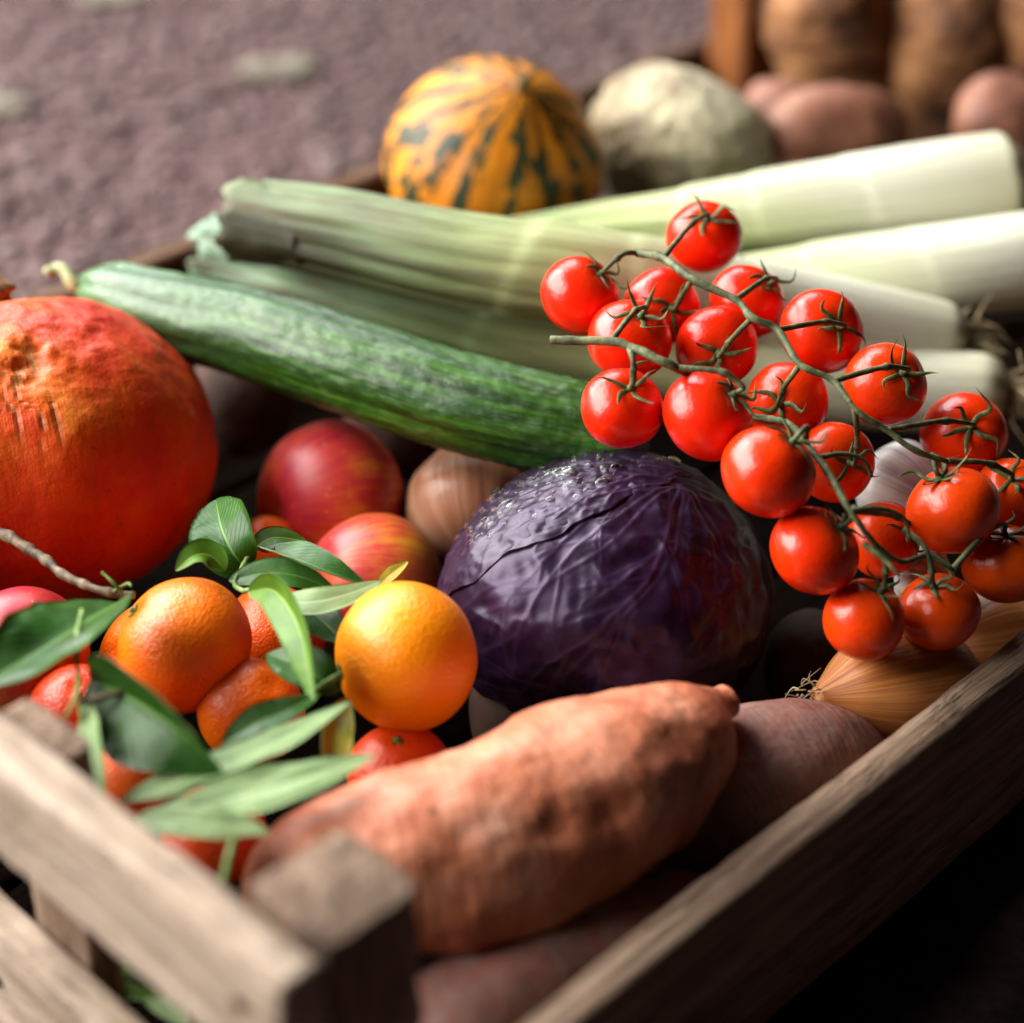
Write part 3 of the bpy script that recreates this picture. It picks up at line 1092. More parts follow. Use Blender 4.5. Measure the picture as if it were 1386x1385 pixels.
def apple(p, r, axis, label, seed):
    def pr(P, A):
        rr = np.sin(P) * (1 + .06 * np.sin(P) * np.cos(P)) * (1 + .012 * np.cos(5 * A) * np.clip(P - 1.6, 0, 1))
        return rr * r, (np.cos(P) * .90 - .20 * np.exp(-(P / .30) ** 2) + .12 * np.exp(-((np.pi - P) / .28) ** 2)) * r
    V, Fc, sw = lathe(90, 96, pr, lambda P, A, V: noise(V, 28, seed, 2) * r * .035)
    e = empty('apple', p, label, 'apple', 'red and yellow apples')
    e.rotation_euler = orient(axis, seed).to_euler()
    link('fruit', make_mesh('fruit', V.reshape(-1, 3), Fc, sw.reshape(-1, 3)), e, [APPLE])
    V, Fc, sw = tube_arrays([(0, 0, r * .68), (r * .02, 0, r * .82), (r * .08, 0, r * .98)], .0013, 12, 8, spacing='lin')
    link('stalk', make_mesh('stalk', V, Fc, sw), e, [TWIG])


apple((-0.0809, 0.7403, 0.1100), 0.0349, (0.772, 0.601, -0.210), 'red apple with yellow blush under the cucumber', 2)
apple((-0.0591, 0.6802, 0.1060), 0.0311, (0.812, 0.334, -0.478), 'pinkish red apple between the leaves and the cabbage', 5)
apple((-0.1836, 0.5961, 0.1340), 0.0257, (-0.843, 0.498, -0.201), 'peach coloured apple under the brown twig at the left edge', 9)


def onion(a, b, ts, rs, mat, label, seed, name='onion', cat='onion', lobes=0, tuft=None):
    a, b = np.array(a), np.array(b)
    e = empty(name, tuple((a + b) / 2), label, cat)
    place_empty(e)
    body('bulb', [a, b], round_ends(prof(ts, rs), .02, .02), [mat], e, nr=90, ns=80, spacing='lin',
         disp=lambda t, an, V: noise(V, 40, seed, 2) * .0012 + (-(np.abs(np.sin(lobes / 2 * an)) ** .5 - 1) * -.0022 * np.sin(np.pi * np.clip(t, 0, 1)) if lobes else 0))
    if tuft is not None:
        root_tuft('roots', a if tuft == 0 else b, (a - b) if tuft == 0 else (b - a), e, 18, .010, .7, .00035)
    return e


onion((0.1141, 0.5899, 0.1180), (0.1860, 0.6205, 0.1080), [0, .06, .2, .5, .8, .95, 1], [.003, .006, .0145, .0225, .017, .006, .003], ONION, 'golden brown onion wedged against the near plank under the tomatoes', 3, tuft=0)
onion((-0.0170, 0.7063, 0.1000), (-0.0236, 0.7652, 0.1280), [0, .1, .3, .55, .8, .92, 1], [.004, .016, .0265, .0265, .014, .0075, .005], SHALLOT, 'pinkish brown onion between apple and cabbage under the cucumber', 8)
onion((0.1722, 0.6496, 0.0950), (0.2274, 0.6742, 0.0880), [0, .1, .3, .6, .85, 1], [.004, .012, .022, .022, .010, .003], ONION, 'dark golden onion deep under the orange tomatoes at the plank', 5)
onion((0.1481, 0.7053, 0.1460), (0.1786, 0.6770, 0.1460), [0, .06, .25, .55, .85, 1], [.006, .010, .0185, .0185, .009, .003], GARLIC, 'white garlic bulb among the vine tomatoes', 4, 'garlic', 'garlic', 7)
onion((0.1554, 0.6549, 0.1320), (0.1758, 0.6447, 0.1320), [0, .06, .3, .6, .85, 1], [.004, .008, .014, .014, .007, .003], GARLIC, 'small white garlic bulb showing between the lowest tomatoes', 6, 'garlic', 'garlic', 7)

# ------------------------------------------------------------------ sweet potatoes


def sp_dents(t, a):
    """dimples and a long crease; t along the root, a round it (0 up, 90 degrees towards the near plank)"""
    d = 0
    for t0, a0, k, dep in ((.34, 38, .9, .8), (.47, 48, 1.3, 1.5), (.56, 50, 1.5, 1.7), (.66, 40, 1.0, .9), (.74, 42, 1.7, 1.5), (.82, 55, 1.0, .9), (.60, 15, .8, .6), (.50, 85, .9, .6),
                           (.72, 85, .8, .6), (.42, 20, .7, .6), (.25, 55, .9, .8), (.80, 15, .7, .6), (.86, 90, .8, .6), (.62, 110, .8, .6), (.30, 100, .9, .7)):
        e = (((t - t0) * .215) ** 2 + (np.mod(a - math.radians(a0) + math.pi, 2 * math.pi) - math.pi) ** 2 * .03 ** 2)
        d = d - .0012 * dep * np.exp(-e / (.0038 * k) ** 2)
    cre = np.exp(-((np.mod(a - math.radians(47) - .25 * np.sin(t * 14) + math.pi, 2 * math.pi) - math.pi) / .20) ** 2) * np.exp(-((t - .60) / .16) ** 2)
    return d - .0012 * cre


o = body('sweet_potato', [(-0.0867, 0.4655, 0.1320), (-0.0629, 0.4698, 0.1360), (-0.0369, 0.4779, 0.1380), (-0.0081, 0.4874, 0.1380), (0.0192, 0.5055, 0.1380), (0.0401, 0.5233, 0.1390), (0.0563, 0.5380, 0.1400), (0.0684, 0.5523, 0.1400), (0.0793, 0.5620, 0.1400)],
         round_ends(prof([0, .145, .30, .48, .65, .78, .88, .945, .97, 1], [.016, .0265, .0320, .0328, .0325, .0280, .0190, .0096, .0068, .0062]), .10, .012), [SWEET], nr=170, ns=130,
         disp=lambda t, a, V: (noise(V, 26, 14, 2) * .0034 + noise(V, 60, 6, 3) * .0020) * np.clip((1 - t) * 6, .15, 1) + sp_dents(t, a))
tag(o, 'large salmon orange sweet potato with dents and pointed tip, behind the corner post', 'sweet potato', 'sweet potatoes')
o = body('sweet_potato', [(0.0441, 0.5224, 0.0960), (0.0725, 0.5492, 0.1000), (0.1013, 0.5654, 0.1020), (0.1415, 0.5827, 0.1000)], round_ends(prof([0, .3, .6, 1], [.026, .030, .029, .017]), .25, .22), [SWEET_PINK], nr=110, ns=90,
         disp=lambda t, a, V: noise(V, 24, 14, 3) * .003)
tag(o, 'dusty pink grey sweet potato behind the pointed tip of the large one', 'sweet potato', 'sweet potatoes')
o = body('sweet_potato', [(-0.0339, 0.4155, 0.1040), (-0.0079, 0.4461, 0.1000), (0.0266, 0.4750, 0.0970), (0.0755, 0.5041, 0.0940)], round_ends(prof([0, .3, .6, 1], [.021, .024, .0245, .018]), .18, .2), [SWEET_PINK], nr=110, ns=90,
         disp=lambda t, a, V: noise(V, 24, 24, 3) * .003)
tag(o, 'dusty pink sweet potato low along the near plank under the large one', 'sweet potato', 'sweet potatoes')

# ------------------------------------------------------------------ red cabbage
CB = np.array((0.0396, 0.6538, 0.1200))
cb = empty('red_cabbage', tuple(CB), 'purple red cabbage with water drops on its top leaf', 'cabbage')
place_empty(cb)
AX = np.array([.0665, .0665, .0560])
CR, CU, CF = np.array((1.000, 0.000, 0.000)), np.array((0.000, 0.549, 0.836)), np.array((0.000, -0.836, 0.549))


def cdir(x, y, z):
    v = CR * x + CU * y + CF * z
    return v / np.linalg.norm(v)


def vein_tree(B, fwd, n_main, spread, reach, seed):
    """polylines on the unit sphere fanning out of B; returns segments (a, b, weight)"""
    r = np.random.default_rng(seed)
    segs = []

    def walk(p, d, length, w, depth):
        step = .045
        n = int(length / step)
        for k in range(n):
            d = d - p * (d @ p)
            d = d / np.linalg.norm(d)
            d = d + np.cross(p, d) * r.normal(0, .06)
            q = p + d * step
            q = q / np.linalg.norm(q)
            segs.append((p, q, w * (1 - .6 * k / n)))
            if depth < 2 and r.uniform() < (.16 if depth == 0 else .05) and k > 1:
                s = r.choice([-1, 1])
                dd = d + np.cross(p, d) * s * r.uniform(.5, 1.0)
                walk(q, dd, length * r.uniform(.25, .45) * (1 - .4 * k / n), w * .6, depth + 1)
            p = q
    f = fwd - B * (fwd @ B)
    f /= np.linalg.norm(f)
    s = np.cross(B, f)
    for k in range(n_main):
        a = (k / (n_main - 1) - .5) * spread + r.normal(0, .06)
        walk(B, f * math.cos(a) + s * math.sin(a), reach * r.uniform(.85, 1.1), 1.0 if k == n_main // 2 else .75, 0)
    A = np.array([q[0] for q in segs])
    Bq = np.array([q[1] for q in segs])
    Wt = np.array([q[2] for q in segs])
    return A, Bq, Wt


def vein_field(D, tree, width=.018):
    A, Bq, Wt = tree
    D2 = D.reshape(-1, 3)
    out = np.zeros(len(D2))
    for a, b, w in zip(A, Bq, Wt):
        near = np.where(D2 @ ((a + b) / 2) > .994)[0]
        if not len(near):
            continue
        q = D2[near] - a
        e = b - a
        t = np.clip((q @ e) / (e @ e), 0, 1)
        d2 = ((q - t[:, None] * e) ** 2).sum(1)
        out[near] = np.maximum(out[near], w * np.exp(-d2 / (width * (.5 + .6 * w)) ** 2))
    return out.reshape(D.shape[:-1])


def cab_shape(D):
    """base radius field of the head, slightly pointed towards upper left"""
    k = np.clip(D @ cdir(-.85, -.1, .2), 0, 1)
    base = 1 / np.sqrt((D[..., 0] / AX[0]) ** 2 + (D[..., 1] / AX[1]) ** 2 + (D[..., 2] / AX[2]) ** 2)
    s = np.clip(D @ cdir(-.75, .62, .1), 0, 1)
    return base * (1 + .05 * k ** 4 - .045 * s ** 6)


BODY_TREE = vein_tree(cdir(.45, .75, .45), cdir(-.25, -.6, .75), 7, 2.1, 1.9, 14)
TOP_TREE = vein_tree(cdir(.75, .55, .1), cdir(-.7, .4, .5), 7, 2.2, 1.5, 9)
# head
ph = np.linspace(.001, np.pi - .001, 300)
th = np.linspace(0, 2 * np.pi, 420, endpoint=False)
P, A = np.meshgrid(ph, th, indexing='ij')
D = np.stack([np.sin(P) * np.cos(A), np.sin(P) * np.sin(A), np.cos(P)], -1)
vf = vein_field(D, BODY_TREE)
rr = cab_shape(D)
rr = rr + vf * .0006 + noise(D, 4.0, 3, 2) * .0020 - np.abs(noise(D, 5, 6, 2)) * .0018
V = D * rr[..., None]
link('head', make_mesh('head', V.reshape(-1, 3), grid_faces(300, 420), None, {'vein': vf.ravel()}), cb, [CABBAGE])


def wrap_leaf(C, tree, amax, lift, thick, seed, crumple=.0012):
    """outer leaf hugging the head, spreading from direction C to angle amax(phi)"""
    C = C / np.linalg.norm(C)
    s = np.cross(C, CF)
    s /= np.linalg.norm(s)
    t = np.cross(C, s)
    na, npn = 130, 300
    phi = np.linspace(0, 2 * np.pi, npn, endpoint=False)
    am = amax(phi)
    k = np.linspace(.002, 1, na)
    Al = k[:, None] * am[None]
    fade = np.clip(.5 - .75 * np.cos(phi), .12, 1)[None]      # it lies flush on one side
    D = (C[None, None] * np.cos(Al)[..., None] + (s[None, None] * np.cos(phi)[None, :, None] + t[None, None] * np.sin(phi)[None, :, None]) * np.sin(Al)[..., None])
    vf = vein_field(D, tree)
    edge = np.clip((k - .80) / .20, 0, 1)[:, None] ** 2
    wob = noise(D, 6, seed, 2)
    rr = cab_shape(D) + lift * fade + vf * .0009 + noise(D, 5, seed + 1, 3) * .0012 - np.abs(noise(D, 11, seed + 2, 2)) * crumple + edge * fade * (.0002 + .0018 * wob)
    out = (D * rr[..., None]).reshape(-1, 3)
    inn = (D * (rr - thick)[..., None]).reshape(-1, 3)
    n0 = len(out)
    Fc = grid_faces(na, npn) + [tuple(reversed(q)) for q in grid_faces(na, npn, n0)]
    q = (na - 1) * npn
    for j in range(npn):
        m = (j + 1) % npn
        Fc.append((q + j, q + m, n0 + q + m, n0 + q + j))
    me = make_mesh('outer_leaf', np.vstack([out, inn]), Fc, None, {'vein': np.r_[vf.ravel(), vf.ravel() * .3]})
    link('outer_leaf', me, cb, [CABBAGE])
    return D, rr


Ct = cdir(-.45, .80, -.20)
wob_r = np.random.default_rng(3)


def amax_top(phi):
    p = np.stack([np.cos(phi) * 2, np.sin(phi) * 2, phi * 0], -1)
    return math.radians(68) + noise(p, 1.2, 5, 2) * .10 + noise(p, 5, 9, 2) * .015


Dt, Rt = wrap_leaf(Ct, TOP_TREE, amax_top, .0013, .0040, 21)
Cs = cdir(.95, .05, .30)


def amax_side(phi):
    p = np.stack([np.cos(phi) * 2, np.sin(phi) * 2, phi * 0 + 4], -1)
    return math.radians(62) + noise(p, 1.2, 15, 3) * .25


#wrap_leaf(Cs, BODY_TREE, amax_side, .0016, .0010, 31)

# water drops on the top leaf
dv, df = [], []
nb = 0
rd = np.random.default_rng(12)
drops = []
cnt = 0
while cnt < 100:
    i, j = rd.integers(5, 105), rd.integers(0, 300)
    d = Dt[i, j]
    c = np.array([d @ CR, d @ CU, d @ CF])
    if not (c[2] > -.1 and c[1] > .30 and c[0] < .55):
        continue
    p = d * Rt[i, j]
    if any(np.linalg.norm(p - q) < .0042 for q in drops):
        continue
    drops.append(p)
    nrm = d * np.array([1 / AX[0] ** 2, 1 / AX[1] ** 2, 1 / AX[2] ** 2])
    nrm /= np.linalg.norm(nrm)
    s = float(np.clip(rd.lognormal(-.35, .55), .25, 2.0)) * .0016
    a = np.array([0, 0, -1.0]) - nrm * nrm[2] * -1
    a /= np.linalg.norm(a) + 1e-6
    b = np.cross(nrm, a)
    st = rd.uniform(1.0, 1.7)
    na, nr_ = 14, 7
    hgt = rd.uniform(.5, .65)
    vs = []
    for q in range(nr_):
        e = q / (nr_ - 1) * math.pi / 2 * 1.25
        for w in range(na):
            f_ = 2 * math.pi * w / na
            wob = 1 + .12 * math.sin(f_ * 2 + cnt) + .08 * math.sin(3 * f_ + cnt * 2)
            vs.append(p + (a * math.cos(f_) * st + b * math.sin(f_)) * s * wob * math.sin(e) + nrm * (s * hgt * math.cos(e)))
    top = p + nrm * s * hgt
    dv.append(np.vstack([vs[na:], top[None]]))
    m = (nr_ - 1) * na
    df += [tuple(x + nb for x in f) for f in [tuple(reversed(g)) for g in grid_faces(nr_ - 1, na)]]
    df += [(nb + m, nb + w, nb + (w + 1) % na) for w in range(na)]
    df += [tuple(nb + m - na + w for w in reversed(range(na)))]
    nb += m + 1
    cnt += 1
tag(link('water_drops', make_mesh('water_drops', np.vstack(dv), [tuple(reversed(f)) for f in df]), cb, [WATER]), kind='stuff')

# ------------------------------------------------------------------ tomato vines
tv, tf, tsw = lathe(56, 64, lambda P, A: (np.sin(P) * (1 + .012 * np.cos(4 * A) * np.sin(P)), np.cos(P) * .94 - .10 * np.exp(-(P / .26) ** 2)))
TOM_ME = []
for k in range(4):
    V = tv + noise(tv, 1.3, 40 + k, 2)[..., None] * .025 * tv
    TOM_ME.append(make_mesh('tomato', V.reshape(-1, 3), tf, tsw.reshape(-1, 3)))
    TOM_ME[-1].materials.append(TOMATO)
CAL_ME = []
for k in range(6):
    r = np.random.default_rng(60 + k)
    parts = []
    n = 5
    for s in range(n):
        a = 2 * math.pi * s / n + r.normal(0, .18)
        ln = r.uniform(.6, 1.0)
        up = r.uniform(-.05, .55)
        rad = np.array([math.cos(a), math.sin(a), 0])
        side = np.array([-math.sin(a), math.cos(a), 0])
        z0 = .86
        curl = r.uniform(-.1, .35)
        pts = [np.array([0, 0, z0]) + rad * .05, np.array([0, 0, z0 + .07]) + rad * ln * .35 + side * r.normal(0, .04), np.array([0, 0, z0 + .04 + up * .5]) + rad * ln * .72 + side * r.normal(0, .10),
               np.array([0, 0, z0 + .02 + up + curl * .3]) + rad * ln * (.95 - curl * .5) + side * r.normal(0, .16)]
        parts.append(tube_arrays(pts, lambda t: .085 * np.clip(1 - t, .03, 1) ** .7 * (.55 + .9 * t * (1 - t) * 2), 18, 8, squash=(.30, 1.0), spacing='lin'))
    parts.append(tube_arrays([(0, 0, .80), (0, 0, .90), (0, 0, .98)], lambda t: .13 - .07 * t, 8, 12, spacing='lin'))
    V, Fc, sw = merge(parts)
    CAL_ME.append(make_mesh('calyx', V, Fc, sw))
    CAL_ME[-1].materials.append(CALYX)


def tomato_vine(rows, spine, label, seed, r0, extra=()):
    base = np.array(spine[len(spine) // 2])
    e = empty('tomato_vine', tuple(base), label, 'tomatoes', 'vine tomatoes on their stalks')
    place_empty(e)
    r = np.random.default_rng(seed)
    stems = [tube_arrays(spine, lambda t: r0 * (1.15 - .45 * t) * (1 + .10 * np.sin(t * 60) ** 8), 130, 12, disp=lambda t, a, V: noise(V, 260, seed, 2) * .0004, spacing='lin')]
    for k, (p, rad, ax, og, j) in enumerate(rows):
        p, ax, j = np.array(p), np.array(ax), np.array(j)
        t = bpy.data.objects.new('tomato', TOM_ME[(k + seed) % 4])
        COL.objects.link(t)
        t.parent = e
        t.location = p - base
        t.rotation_euler = orient(ax, r.uniform(0, 6.28)).to_euler()
        t.scale = (rad * r.uniform(.97, 1.04), rad * r.uniform(.97, 1.04), rad * r.uniform(.92, 1.0))
        t.color = (og, 0, 0, 1)
        c = bpy.data.objects.new('calyx', CAL_ME[(k * 5 + seed) % 6])
        COL.objects.link(c)
        c.parent = t
        tip = p + ax * rad * .93
        out = p + ax * rad * 1.32
        knee = out * .62 + j * .38 + np.array([0, 0, .0018])
        stems.append(tube_arrays([tip, out * .75 + tip * .25 if False else (tip + out) / 2, knee, j * .85 + knee * .15, j], lambda t: .00092 * (1 + .6 * np.exp(-((t - .42) / .05) ** 2) + .35 * t), 40, 9, disp=lambda t, a, V: noise(V, 300, 3, 2) * .0002, spacing='lin'))
    for q in extra:
        stems.append(tube_arrays(q, lambda t: .0011 * (1.1 - .5 * t), 30, 8, spacing='lin'))
    V, Fc, sw = merge(stems)
    link('stalk', make_mesh('stalk', V - base, Fc, sw), e, [VINE])
    return e


ROWS_1 = [
    ((0.0823, 0.7748, 0.2220), 0.0158, (0.000, -0.546, 0.838), 0.00, (0.0602, 0.7171, 0.2400)),
    ((0.0278, 0.7270, 0.2181), 0.0166, (0.600, -0.139, 0.788), 0.00, (0.0519, 0.7301, 0.2360)),
    ((0.0978, 0.7350, 0.2113), 0.0159, (0.577, -0.310, 0.756), 0.00, (0.0867, 0.6890, 0.2360)),
    ((0.1255, 0.7116, 0.2100), 0.0171, (0.333, -0.768, 0.547), 0.05, (0.1020, 0.6753, 0.2300)),
    ((0.1482, 0.6856, 0.2000), 0.0170, (0.293, -0.627, 0.721), 0.15, (0.1215, 0.6533, 0.2200)),
    ((0.1818, 0.6829, 0.1784), 0.0172, (-0.052, -0.727, 0.684), 0.10, (0.1410, 0.6403, 0.2060)),
    ((0.0618, 0.7330, 0.2099), 0.0159, (0.250, -0.875, 0.414), 0.00, (0.0705, 0.6982, 0.2400)),
    ((0.0829, 0.7076, 0.2047), 0.0165, (-0.036, -0.947, 0.318), 0.00, (0.0925, 0.6793, 0.2330)),
    ((0.1100, 0.6869, 0.1908), 0.0163, (-0.327, -0.836, 0.440), 0.10, (0.1092, 0.6587, 0.2240)),
    ((0.1273, 0.6640, 0.1772), 0.0160, (0.273, -0.833, 0.482), 0.20, (0.1286, 0.6426, 0.2140)),
    ((0.1971, 0.6588, 0.1656), 0.0146, (-0.200, -0.471, 0.859), 0.30, (0.1651, 0.6391, 0.1930)),
]
SPINE_1 = [(0.0507, 0.7301, 0.2360), (0.0602, 0.7171, 0.2400), (0.0705, 0.6982, 0.2400), (0.0867, 0.6890, 0.2360), (0.0925, 0.6793, 0.2330), (0.1020, 0.6753, 0.2300), (0.1092, 0.6587, 0.2240), (0.1215, 0.6533, 0.2200), (0.1286, 0.6426, 0.2140), (0.1410, 0.6403, 0.2060), (0.1523, 0.6368, 0.1990), (0.1651, 0.6391, 0.1930)]
ROWS_2 = [
    ((0.0470, 0.7006, 0.2119), 0.0171, (0.276, -0.294, 0.915), 0.00, (0.0370, 0.6584, 0.2340)),
    ((0.0420, 0.6536, 0.2079), 0.0161, (0.193, -0.403, 0.895), 0.00, (0.0435, 0.6549, 0.2340)),
    ((0.0735, 0.6437, 0.2101), 0.0175, (0.619, -0.201, 0.759), 0.00, (0.0610, 0.6456, 0.2300)),
    ((0.0943, 0.6172, 0.2021), 0.0177, (0.523, -0.008, 0.852), 0.10, (0.1095, 0.6323, 0.2050)),
    ((0.1119, 0.6056, 0.1749), 0.0172, (0.603, -0.129, 0.787), 0.10, (0.1218, 0.5977, 0.1980)),
    ((0.1450, 0.6416, 0.1554), 0.0150, (0.596, -0.484, 0.640), 0.25, (0.1218, 0.5977, 0.1980)),
    ((0.1683, 0.6325, 0.1752), 0.0175, (-0.435, 0.108, 0.894), 0.30, (0.1681, 0.6740, 0.1720)),
    ((0.1316, 0.5965, 0.1500), 0.0160, (0.310, -0.062, 0.949), 0.25, (0.1335, 0.5951, 0.1830)),
    ((0.1618, 0.6080, 0.1450), 0.0154, (-0.255, -0.077, 0.964), 0.40, (0.1545, 0.6064, 0.1720)),
    ((0.1915, 0.6307, 0.1514), 0.0163, (-0.175, 0.036, 0.984), 0.50, (0.1638, 0.6035, 0.1680)),
]
SPINE_2 = [(0.0146, 0.6633, 0.2320), (0.0370, 0.6584, 0.2340), (0.0435, 0.6549, 0.2340), (0.0610, 0.6456, 0.2300), (0.0757, 0.6751, 0.2060), (0.0931, 0.6795, 0.1900), (0.1057, 0.6558, 0.2000), (0.1095, 0.6323, 0.2050), (0.1154, 0.6173, 0.2030), (0.1218, 0.5977, 0.1980), (0.1335, 0.5951, 0.1830), (0.1432, 0.5967, 0.1760), (0.1545, 0.6064, 0.1720), (0.1638, 0.6035, 0.1680)]
tomato_vine(ROWS_1, SPINE_1, 'upper truss of red tomatoes whose long stalk slants over the leeks', 1, .0015)
tomato_vine(ROWS_2, SPINE_2, 'lower truss of red and orange tomatoes spilling over the cabbage to the plank', 2, .00155,
            ([(0.1126, 0.6235, 0.2040), (0.1229, 0.6282, 0.2030), (0.1310, 0.6289, 0.2000), (0.1345, 0.6265, 0.1940)], [(0.1446, 0.6092, 0.1820), (0.1518, 0.6044, 0.1780), (0.1545, 0.6001, 0.1720), (0.1541, 0.5968, 0.1660)],
             [(0.1218, 0.5977, 0.1980), (0.1332, 0.6018, 0.1960), (0.1430, 0.6050, 0.1900), (0.1461, 0.6024, 0.1820)], [(0.1265, 0.5911, 0.1880), (0.1345, 0.5852, 0.1840), (0.1392, 0.5817, 0.1800)]))

# ------------------------------------------------------------------ mandarins
mv, mf, msw = lathe(64, 72, lambda P, A: (np.sin(P) * (1 + .010 * np.cos(8 * A) * np.exp(-(P / .7) ** 2)), np.cos(P) * .92 - .07 * np.exp(-(P / .20) ** 2) + .05 * np.exp(-((np.pi - P) / .25) ** 2)))
MAN = {}


def mandarin(p, r, axis, label, mat, red=0.0, knob=True, flat=1.0, seed=0):
    e = empty('mandarin', p, label, 'mandarin', 'mandarins with leaves')
    e.rotation_euler = orient(axis).to_euler()
    V = mv * np.array([1, 1, flat]) * (1 + noise(mv, 1.1, seed + 3, 2)[..., None] * .03) * r
    o = link('fruit', make_mesh('fruit', V.reshape(-1, 3), mf, msw.reshape(-1, 3)), e, [mat])
    o.color = (red, 0, 0, 1)
    if knob:
        parts = []
        for s in range(5):
            a = 2 * math.pi * s / 5
            d = np.array([math.cos(a), math.sin(a), 0]) * r
            parts.append(tube_arrays([np.array([0, 0, r * .85 * flat]), d * .07 + [0, 0, r * .885 * flat], d * .14 + [0, 0, r * .895 * flat]], lambda t: .0011 * (1.1 - t), 8, 6, spacing='lin'))
        parts.append(tube_arrays([(0, 0, r * .82 * flat), (0, 0, r * .9 * flat), (0, 0, r * .94 * flat)], .0012, 6, 8, spacing='lin'))
        V, Fc, sw = merge(parts)
        link('stem_button', make_mesh('stem_button', V, Fc, sw), e, [GTWIG])
    return e


mandarin((-0.1222, 0.5911, 0.1420), 0.0262, (-0.767, 0.052, 0.639), 'orange mandarin with dimpled peel between the leaves, left of the glowing one', CITRUS, 0, True, 1.0, 1)
mandarin((-0.0384, 0.5739, 0.1500), 0.0274, (-0.946, -0.324, -0.030), 'bright yellow orange mandarin touching the cabbage', CITRUS_Y, 0, True, 1.02, 2)
mandarin((-0.1373, 0.6084, 0.1210), 0.0234, (-0.636, -0.504, 0.585), 'mandarin peeking out left behind the dimpled one', CITRUS, .1, False, 1.0, 3)
mandarin((-0.0968, 0.5745, 0.1240), 0.0203, (0.508, -0.175, 0.844), 'shaded mandarin below and right of the dimpled one', CITRUS, .15, False, 1.0, 4)
mandarin((-0.1606, 0.5720, 0.1260), 0.0180, (0.212, -0.271, 0.939), 'red orange mandarin under the big leaf behind the end rail', CITRUS, .75, False, 1.0, 5)
mandarin((-0.1314, 0.5353, 0.1280), 0.0162, (0.212, -0.271, 0.939), 'mandarin under the folded dark leaf near the end rail', CITRUS, .3, False, 1.0, 6)
mandarin((-0.0409, 0.5481, 0.1180), 0.0192, (0.000, -0.052, 0.999), 'red mandarin wedged between the bright one and the sweet potato', CITRUS, .7, True, .85, 7)
mandarin((-0.1056, 0.7071, 0.1080), 0.0134, (0.212, -0.271, 0.939), 'small mandarin hidden by leaves below the red apple', CITRUS, .3, False, 1.0, 8)
mandarin((-0.0969, 0.6450, 0.1060), 0.0210, (0.212, -0.271, 0.939), 'deep shaded mandarin between the dimpled and the bright one', CITRUS, .4, False, 1.0, 9)
mandarin((-0.1043, 0.5182, 0.1140), 0.0186, (0.212, -0.271, 0.939), 'red orange mandarin in the dark under the pale leaves', CITRUS, .6, False, 1.0, 10)


# ------------------------------------------------------------------ leafy sprigs
def leaf(parent, pts, hw, up, mats, fold=.35, curl=0.0, wave=.06, seed=0, twist=0.0, droop=0.0):
    """blade with a folded midrib; mats = (upper, lower)"""
    nl, na = 34, 13
    t = np.linspace(0, 1, nl)
    C, L = crom(pts, nl)
    T = np.gradient(C, axis=0)
    T /= np.linalg.norm(T, axis=1)[:, None]
    up = np.array(up, float)
    N = up[None] - T * (T @ up)[:, None]
    N /= np.linalg.norm(N, axis=1)[:, None]
    S = np.cross(T, N)
    if twist:
        a = twist * (t - .5)
        N, S = N * np.cos(a)[:, None] + S * np.sin(a)[:, None], S * np.cos(a)[:, None] - N * np.sin(a)[:, None]
    w = hw * np.power(np.sin(np.pi * np.clip(t, 0, 1) ** .85), .75) * (1 - .12 * t) + .0003
    x = np.linspace(-1, 1, na)
    X, Tt = np.meshgrid(x, t)
    q = np.stack([X * 1.3, Tt * 4, X * 0 + seed * 2.7], -1)
    rise = w[:, None] * (np.abs(X) * math.sin(fold) + curl * X ** 2 + wave * noise(q, 1.5, seed, 2) * 2 * np.abs(X))
    V = C[:, None] + S[:, None] * (w[:, None] * X * math.cos(fold))[..., None] + N[:, None] * rise[..., None]
    th = .00032
    bot = V - N[:, None] * th
    n0 = nl * na
    Fa = grid_faces(nl, na, 0, False)
    Fb = [tuple(reversed(f)) for f in grid_faces(nl, na, n0, False)]
    Fe = []
    for i in range(nl - 1):
        Fe += [(i * na, n0 + i * na, n0 + (i + 1) * na, (i + 1) * na), (i * na + na - 1, (i + 1) * na + na - 1, n0 + (i + 1) * na + na - 1, n0 + i * na + na - 1)]
    sw = np.stack([X, Tt, X * 0], -1).reshape(-1, 3)
    o0 = np.array(parent.matrix_world.translation)
    me = make_mesh('leaf', np.vstack([V.reshape(-1, 3), bot.reshape(-1, 3)]) - o0, Fa + Fb + Fe, np.vstack([sw, sw]), None, [0] * len(Fa) + [1] * len(Fb) + [1] * len(Fe))
    return link('leaf', me, parent, mats)


def twig(parent, pts, r, mat, name='twig', knob=0.0):
    return body(name, pts, lambda t: r * (1.1 - .35 * t) * (1 + knob * np.sin(t * 23) ** 6), [mat], parent, nr=44, ns=12, spacing='lin', disp=lambda t, a, V: noise(V, 350, 4, 2) * r * .25)


